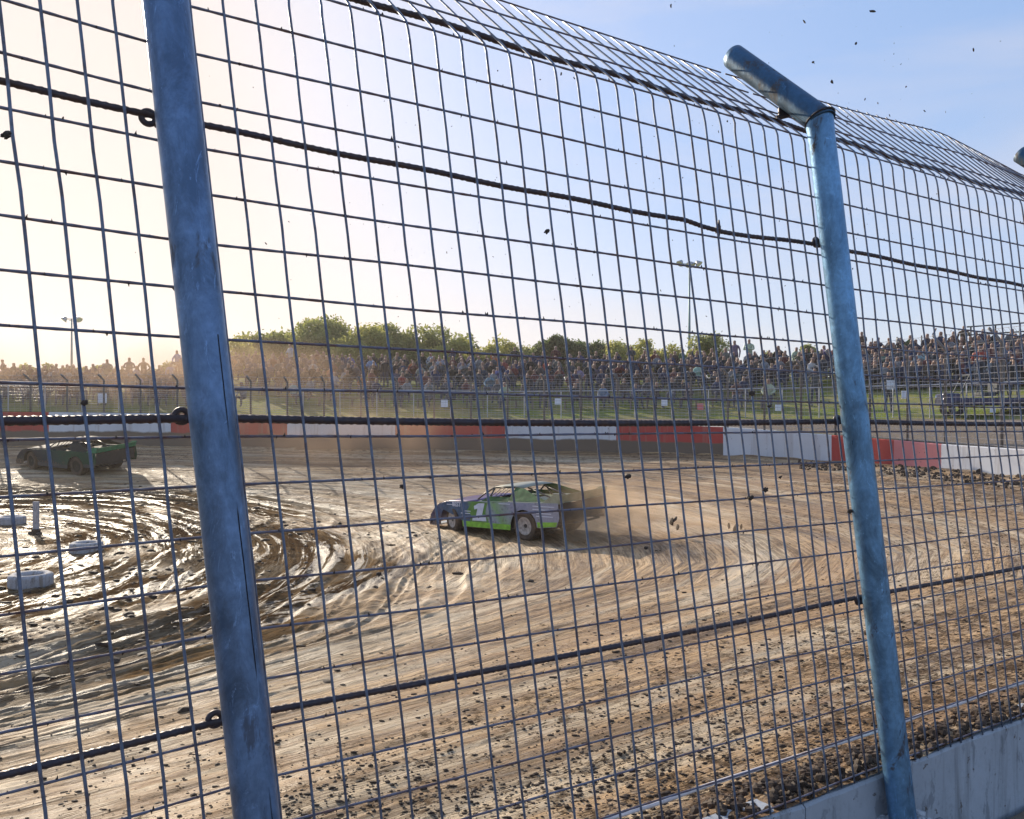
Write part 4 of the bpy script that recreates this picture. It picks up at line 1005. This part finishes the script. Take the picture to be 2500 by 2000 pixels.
    m_.tube([(-.65,-.54,1.22),(-.7,.54,.5)],.02,6); m_.tube([(-.65,.54,1.22),(-.7,-.54,.5)],.02,6); m_.tube([(-.8,.3,1.22),(-1.7,.3,.95)],.02,6); m_.tube([(-.8,-.3,1.22),(-1.7,-.3,.95)],.02,6)
    m_.build('roll_cage',S['cage'],t,smooth=True)
    m_=MB(); m_.box((.2,0,.33),(3.3,1.0,.32)); m_.box((1.2,0,.52),(.8,.6,.36)); m_.box((-1.6,0,.5),(.9,1.0,.35)); m_.build('chassis',S['under'],t,bevel=.04)
    m_=MB(); m_.poly([(-2.28,-.9,.93),(-2.28,.9,.93),(-2.24,.88,.50),(-2.24,-.88,.50)],.01,(-1,0,0)); m_.build('tail_panel',S['under'],t)
    m_=MB(); m_.tube([(-2.25,-.5,.45),(-2.42,-.5,.45),(-2.42,.5,.45),(-2.25,.5,.45)],.025,8); m_.build('rear_bumper',S['cage'],t)
    m_=MB(); m_.poly([(2.30,-.80,.10),(2.60,-.72,.10),(2.60,.72,.10),(2.30,.80,.10)],.02,(0,0,1)); m_.build('splitter',S['split'],t)
    m_=MB(); m_.box((-.35,.25,.62),(.5,.5,.1)); m_.box((-.62,.25,.85),(.1,.5,.55)); m_.build('seat',S['under'],t,bevel=.03)
    rub=S['rub']
    for (x,sg,wd,rad) in ((1.45,1,.27,.345),(1.45,-1,.27,.345),(-1.19,1,.34,.365),(-1.19,-1,.36,.365)):
        yc=sg*(.80 if x>0 else .79); st=S['steer'] if x>0 else 0.0
        we=MB(); prof=[(rad*.60,-wd*.5+.02),(rad*.85,-wd*.5),(rad*.97,-wd*.46),(rad,-wd*.38),(rad,wd*.38),(rad*.97,wd*.46),(rad*.85,wd*.5),(rad*.60,wd*.5-.02)]
        M=Matrix.Rotation(st,3,'Z'); ax=M@Vector((0,1,0))
        we.lathe((0,0,0),ax,prof,28)
        for a in range(28):                      # tread blocks
            an=a*2*PI/28; c=Vector((math.cos(an)*rad*1.0,0,math.sin(an)*rad*1.0)); q=Matrix.Rotation(-an,3,'Y')
            for o2 in (-.3,-.1,.1,.3): we.box(M@(c+Vector((0,o2*wd,0))),(.018,wd*.15,.035),M@q)
        wo=we.build('wheel',rub,t,loc=(x,yc,rad-.015+ (0.0)))
        rm=MB(); rm.lathe((0,0,0),ax*sg,[(.0,wd*.30),(.05,wd*.31),(.06,wd*.36),(.09,wd*.34),(rad*.45,wd*.37),(rad*.56,wd*.42),(rad*.62,wd*.46),(rad*.63,wd*.40)],28); rm.build('rim',S['rim'],wo,smooth=True)
        rm=MB(); rm.lathe((0,0,0),ax*sg,[(.0,wd*.37),(.045,wd*.37),(.05,wd*.30)],14); rm.build('hub',S['under'],wo)
    return t
CG=simple('cage_metal',(.10,.09,.08),.4,.6); UND=simple('underbody',(.025,.022,.022),.7); 
MUDR=simple('muddy_tyre',(.085,.055,.035),.85,var=.5,scale=9,bump=.6)
SA=dict(side=livery('livery_a',[(.0,(.30,.30,.36)),(.32,(.30,.29,.38)),(.44,(.22,.38,.14)),(.50,(.30,.32,.40)),(.58,(.14,.30,.05)),(.64,(.05,.10,.18)),(.86,(.04,.08,.16)),(.93,(.04,.02,.06))]),
  hood=simple('nose_purple',(.07,.03,.12),.3,.1,var=.5,scale=3),deck=simple('deck_grey',(.25,.30,.22),.4,var=.3),sail=simple('sail_green',(.07,.14,.055),.75,var=.5,scale=4,spec=.15),rocker=simple('lime_strip',(.20,.44,.03),.5,var=.35,scale=6),
  spoiler=simple('spoiler_tan',(.30,.30,.20),.4,var=.2),roof=simple('roof_silver',(.28,.28,.22),.5,.1,var=.2),cage=CG,under=UND,rub=MUDR,rim=simple('rim_white',(.40,.34,.29),.7,var=.4,scale=14),split=simple('splitter_grey',(.5,.52,.5),.4),steer=R(-18))
SB=dict(side=livery('livery_b',[(0,(.012,.06,.035)),(.3,(.014,.075,.04)),(.5,(.018,.055,.05)),(.62,(.02,.035,.05)),(.75,(.02,.02,.03)),(.9,(.02,.02,.03))]),
  hood=simple('nose_black',(.02,.022,.03),.7,spec=.1),deck=simple('deck_black',(.02,.04,.03),.7,spec=.1),sail=simple('sail_dark',(.015,.02,.02),.7,spec=.1),rocker=simple('strip_dark',(.02,.03,.04),.35),
  spoiler=simple('spoiler_green',(.03,.20,.10),.6,var=.3,spec=.2),roof=simple('roof_dark',(.03,.03,.035),.7,spec=.15),cage=simple('cage_dark',(.04,.035,.03),.3,.6),under=UND,rub=MUDR,rim=simple('rim_dark',(.03,.028,.025),.8,spec=.1),split=simple('splitter_black',(.02,.02,.02),.4),steer=R(-10))
# car 1: left rear wheel seen at (1290,1316), heading left and away
TH1=R(50)
def place_car(px,py,th,S,name,label,rx=-1.19,ry=.79,droll=0):
    lo,hi=8.,40.
    for _ in range(50):
        Y=(lo+hi)/2; x=(px-1250)/F*Y; z=track_z(x,Y,False)
        if EY-z<(py-1020)/F*Y: hi=Y
        else: lo=Y
    f=Vector((-math.cos(th),math.sin(th),0)); l=Vector((-f.y,f.x,0))
    wl=Vector((x,Y,0)); o=wl-f*rx-l*ry; o.z=0
    zf=[];  
    def gz(a,b): q=o+f*a+l*b; return track_z(q.x,q.y,False)
    zfl,zfr,zrl,zrr=gz(1.45,.8),gz(1.45,-.8),gz(-1.19,.8),gz(-1.19,-.8)
    pitch=-math.atan2((zfl+zfr-zrl-zrr)/2,2.64); roll=math.atan2((zfl+zrl-zfr-zrr)/2,1.6)
    mean=(zfl+zfr+zrl+zrr)/4; zo=mean-( (1.45-1.19)/2)*math.tan(-pitch)
    o.z=zo; print('CAR',name,label[:20],tuple(round(q,2) for q in o),'pitch',math.degrees(pitch),'roll',math.degrees(roll))
    yaw=math.atan2(f.y,f.x)
    c=car(name,label,o,yaw,pitch,roll,S); sc=.86 if px>1000 else .90
    c.scale=(sc,sc,sc); w0=wl.copy(); c.location=Vector((w0.x,w0.y,o.z))+f*(-rx*sc)+l*(-ry*sc); c.location.z=o.z; bpy.context.view_layer.update(); return c
c1=place_car(1292,1317,R(43),SA,'racing_car','green and blue dirt racing car with a white 1 on its door, kicking up dust')
c2=place_car(196,1160,R(24),SB,'racing_car','dark green dirt racing car with a green spoiler sliding at the left')
LET=simple('lettering_white',(.62,.64,.72),.4,var=.1)
# white 1 and lettering on the left side of the first car
def onside(sg,pts,off=.014): return [(x,yside(x,z)*sg+sg*off,z) for x,z in pts]
m_=MB(); one=[(.62,.40),(.18,.37),(.19,.47),(.27,.48),(.20,.80),(.02,.82),(-.13,.72),(-.10,.62),(.02,.66),(.05,.47),(.14,.46)]
one=[(-x+.55,z) for x,z in one]
one=[(.62,.38),(.60,.50),(.48,.51),(.42,.70),(.54,.67),(.55,.76),(.38,.84),(.16,.85),(.26,.52),(.12,.51),(.10,.39)]
bmx=bmesh.new(); vv=[bmx.verts.new(p) for p in onside(1,one)]; bmx.faces.new(vv); bmesh.ops.triangulate(bmx,faces=bmx.faces[:]); me=bpy.data.meshes.new('door_number'); bmx.to_mesh(me); bmx.free(); me.materials.append(LET)
o=bpy.data.objects.new('door_number',me); COL.objects.link(o); o.parent=c1; so=o.modifiers.new('s','SOLIDIFY'); so.thickness=.003; so.offset=1
text_mesh('BEST',.16,LET,'lettering',c1,(1.22,yside(1.2,.77)+.014,.765),(R(90),0,R(180)),bold=.004)
for (x,z,txt,sz) in ((-.95,.80,'RACING',.11),):
    pass
for k,(x0,x1,z) in enumerate([(1.62,1.30,.74),(1.0,.68,.60),(1.05,.7,.54),(-.35,-.75,.86),(-1.5,-2.2,.86),(-1.5,-2.2,.78),(-1.62,-2.1,.69),(-1.62,-2.15,.62)]):
    m_=MB(); m_.poly(onside(1,[(x0,z),(x1,z+.006),(x1,z+.026),(x0,z+.02)]),.002,(0,1,0)); m_.build('stripe',LET,c1)
GRN=simple('swoosh_green',(.09,.22,.04),.35,var=.3); BLU=simple('panel_blue',(.045,.09,.16),.35,var=.5,scale=9)
for (pl,mt,nm,of) in (([(.70,.36),(.66,.52),(.84,.60),(.62,.88),(.05,.875),(.14,.6),(.02,.36)],GRN,'green_swoosh',.009),([(1.72,.80),(1.85,.62),(1.0,.36),(.92,.40),(.78,.84)],BLU,'blue_flash',.0085)):
    bmx=bmesh.new(); vv=[bmx.verts.new(p) for p in onside(1,pl,of)]; bmx.faces.new(vv); bmesh.ops.triangulate(bmx,faces=bmx.faces[:]); me=bpy.data.meshes.new(nm); bmx.to_mesh(me); bmx.free(); me.materials.append(mt)
    o=bpy.data.objects.new(nm,me); COL.objects.link(o); o.parent=c1
# drivers
def driver(c,lab,helm):
    V=[((-.35,.25,.68),(.15,.13)),((-.42,.25,.86),(.15,.11)),((-.42,.25,.98),(.12,.1)),((-.40,.25,1.04),.06),((-.38,.25,1.10),(.12,.12)),((-.37,.25,1.16),(.11,.11)),
       ((-.40,.42,.95),.05),((-.22,.46,.82),.045),((.02,.32,.88),.04),((-.40,.08,.95),.05),((-.22,.04,.82),.045),((.02,.18,.88),.04)]
    E=[(0,1),(1,2),(2,3),(3,4),(4,5),(2,6),(6,7),(7,8),(2,9),(9,10),(10,11)]
    me=skinbody(V,E,'person',[simple('race_suit',(.05,.05,.08),.8),simple(helm[0],helm[1],.2)],lambda q:1 if q.z>1.03 else 0)
    o=bpy.data.objects.new('person',me); COL.objects.link(o); o.location=c.location; o.rotation_euler=c.rotation_euler; o.scale=c.scale; tag(o,lab,'person','drivers')
driver(c1,'helmeted driver inside the green and blue racing car',('helmet_w',(.4,.4,.42))); driver(c2,'helmeted driver inside the dark green racing car',('helmet_d',(.1,.1,.12)))

# ------------------------------------------------------------------ flying clods in the air
def clodmesh(k):
    m_=MB(); m_.lump((0,0,0),.5,sq=(1,.6,random.choice([2.2,1.5,1,.8])))
    me=bpy.data.meshes.new('flying_clod'); me.from_pydata(m_.v,[],m_.f); me.update(); me.materials.append(MUD); return me
CM=[clodmesh(k) for k in range(6)]
CL='small dark clod of mud flying through the air in front of the sky'
spots=[]
for k in range(275):
    px=random.triangular(100,2500,2250); py=random.uniform(0,880) if px>1500 else random.uniform(80,800)
    spots.append((px,py,random.uniform(5.5,12),random.choice([3,3.5,4,4,5,6,9])))
spots+=[(1638,15,6,20),(1215,173,6,12),(1249,174,6,13),(1370,181,6,14),(1964,53,6,16),(2130,28,6,20),(2031,200,6,24),(2212,212,6,16),(2377,122,6,18),(2090,107,6,16),(1985,152,6,20),(1776,296,6,20),(1566,358,7,12)]
for (px,py,Y,sp) in spots:
    sp*=.75
    q=P(px,py,Y); o=bpy.data.objects.new('flying_clod',random.choice(CM)); COL.objects.link(o); s=sp/F*Y; o.location=q; o.scale=(s*.5,s*.5,s*.5); o.rotation_euler=(random.gauss(0,.4),random.gauss(.3,.7),random.random()*6)
    tag(o,CL,'mud clod','mud clods in the air')
for (px,py,Y,sp) in [(1640,1275,17,26),(1655,1288,17,20),(1648,1268,17,16),(1795,1290,17.2,20),(1780,1284,17.2,12),(1810,1286,17.2,12)]:
    q=P(px,py,Y); o=bpy.data.objects.new('flying_clod',random.choice(CM)); COL.objects.link(o); s=sp/F*Y; o.location=q; o.scale=(s*.8,s*.8,s*.6); o.rotation_euler=(random.random(),random.random(),random.random()*6)
    tag(o,'larger clod of mud thrown up behind the green and blue racing car','mud clod','mud clods thrown up by the car')

# ------------------------------------------------------------------ dust
def dust(loc,size,rz,dens,label,scale=.6,col=(.62,.44,.30),thr=.45):
    m_=MB(); m_.lathe((0,0,-1),(0,0,1),[(0.001,0),(.5,.134),(.866,.5),(1,1),(.866,1.5),(.5,1.866),(0.001,2)],20)
    mat=bpy.data.materials.new('dust'); mat.use_nodes=True; T=mat.node_tree; T.nodes.clear()
    o_=T.nodes.new('ShaderNodeOutputMaterial'); pv=T.nodes.new('ShaderNodeVolumePrincipled'); T.links.new(pv.outputs[0],o_.inputs['Volume'])
    pv.inputs['Color'].default_value=(*col,1); pv.inputs['Anisotropy'].default_value=.35
    tc=T.nodes.new('ShaderNodeTexCoord'); ln=T.nodes.new('ShaderNodeVectorMath'); ln.operation='LENGTH'; T.links.new(tc.outputs['Object'],ln.inputs[0])
    mr=T.nodes.new('ShaderNodeMapRange'); mr.inputs[1].default_value=.25; mr.inputs[2].default_value=1; mr.inputs[3].default_value=1; mr.inputs[4].default_value=0; mr.interpolation_type='SMOOTHSTEP'; T.links.new(ln.outputs['Value'],mr.inputs[0])
    mp=T.nodes.new('ShaderNodeMapping'); mp.inputs['Scale'].default_value=tuple(size); T.links.new(tc.outputs['Object'],mp.inputs[0])
    nz=T.nodes.new('ShaderNodeTexNoise'); nz.inputs['Scale'].default_value=scale; nz.inputs['Detail'].default_value=3; T.links.new(mp.outputs[0],nz.inputs[0])
    m2=T.nodes.new('ShaderNodeMapRange'); m2.inputs[1].default_value=thr; m2.inputs[2].default_value=.72; m2.inputs[3].default_value=.12; m2.inputs[4].default_value=1.5; T.links.new(nz.outputs[0],m2.inputs[0])
    mu=T.nodes.new('ShaderNodeMath'); mu.operation='MULTIPLY'; T.links.new(mr.outputs[0],mu.inputs[0]); T.links.new(m2.outputs[0],mu.inputs[1])
    m3=T.nodes.new('ShaderNodeMath'); m3.operation='MULTIPLY'; m3.inputs[1].default_value=dens; T.links.new(mu.outputs[0],m3.inputs[0]); T.links.new(m3.outputs[0],pv.inputs['Density'])
    o=m_.build('dust_cloud',mat); o.location=loc; o.scale=size; o.rotation_euler=(0,0,rz); tag(o,label,'dust',kind='stuff'); return o
q=P(1468,1258,17.1); dust(q,(1.6,1.3,.95),0,1.6,'brown dust billowing off the back of the nearer racing car',1.4,(.74,.55,.37))
q=P(1640,1290,17.6); dust(q,(3.2,1.7,.6),0,.45,'low dust hanging over the dirt behind the nearer racing car',1.1,(.76,.57,.39))
q=P(830,1075,31); dust((q.x,q.y,q.z),(7.0,3.0,2.3),0,.17,'wide brown dust cloud drifting along the far wall left of centre',.5,(.62,.44,.30))
q=P(330,930,42); dust((q.x,q.y,q.z),(17,6,3.0),0,.13,'thin brown dust in front of the crowd at the left',.35,(.62,.44,.30))
hz=MB(); hz.box((0,100,20.5),(640,640,50)); hm=bpy.data.materials.new('haze'); hm.use_nodes=True; T=hm.node_tree; T.nodes.clear()
o_=T.nodes.new('ShaderNodeOutputMaterial'); pv=T.nodes.new('ShaderNodeVolumePrincipled'); T.links.new(pv.outputs[0],o_.inputs['Volume']); pv.inputs['Color'].default_value=(.95,.88,.80,1); pv.inputs['Density'].default_value=.0006; pv.inputs['Anisotropy'].default_value=.5
ho=hz.build('haze',hm); tag(ho,'thin warm dusty haze in the air over the whole track','haze',kind='stuff')
print('objects',len(bpy.data.objects))
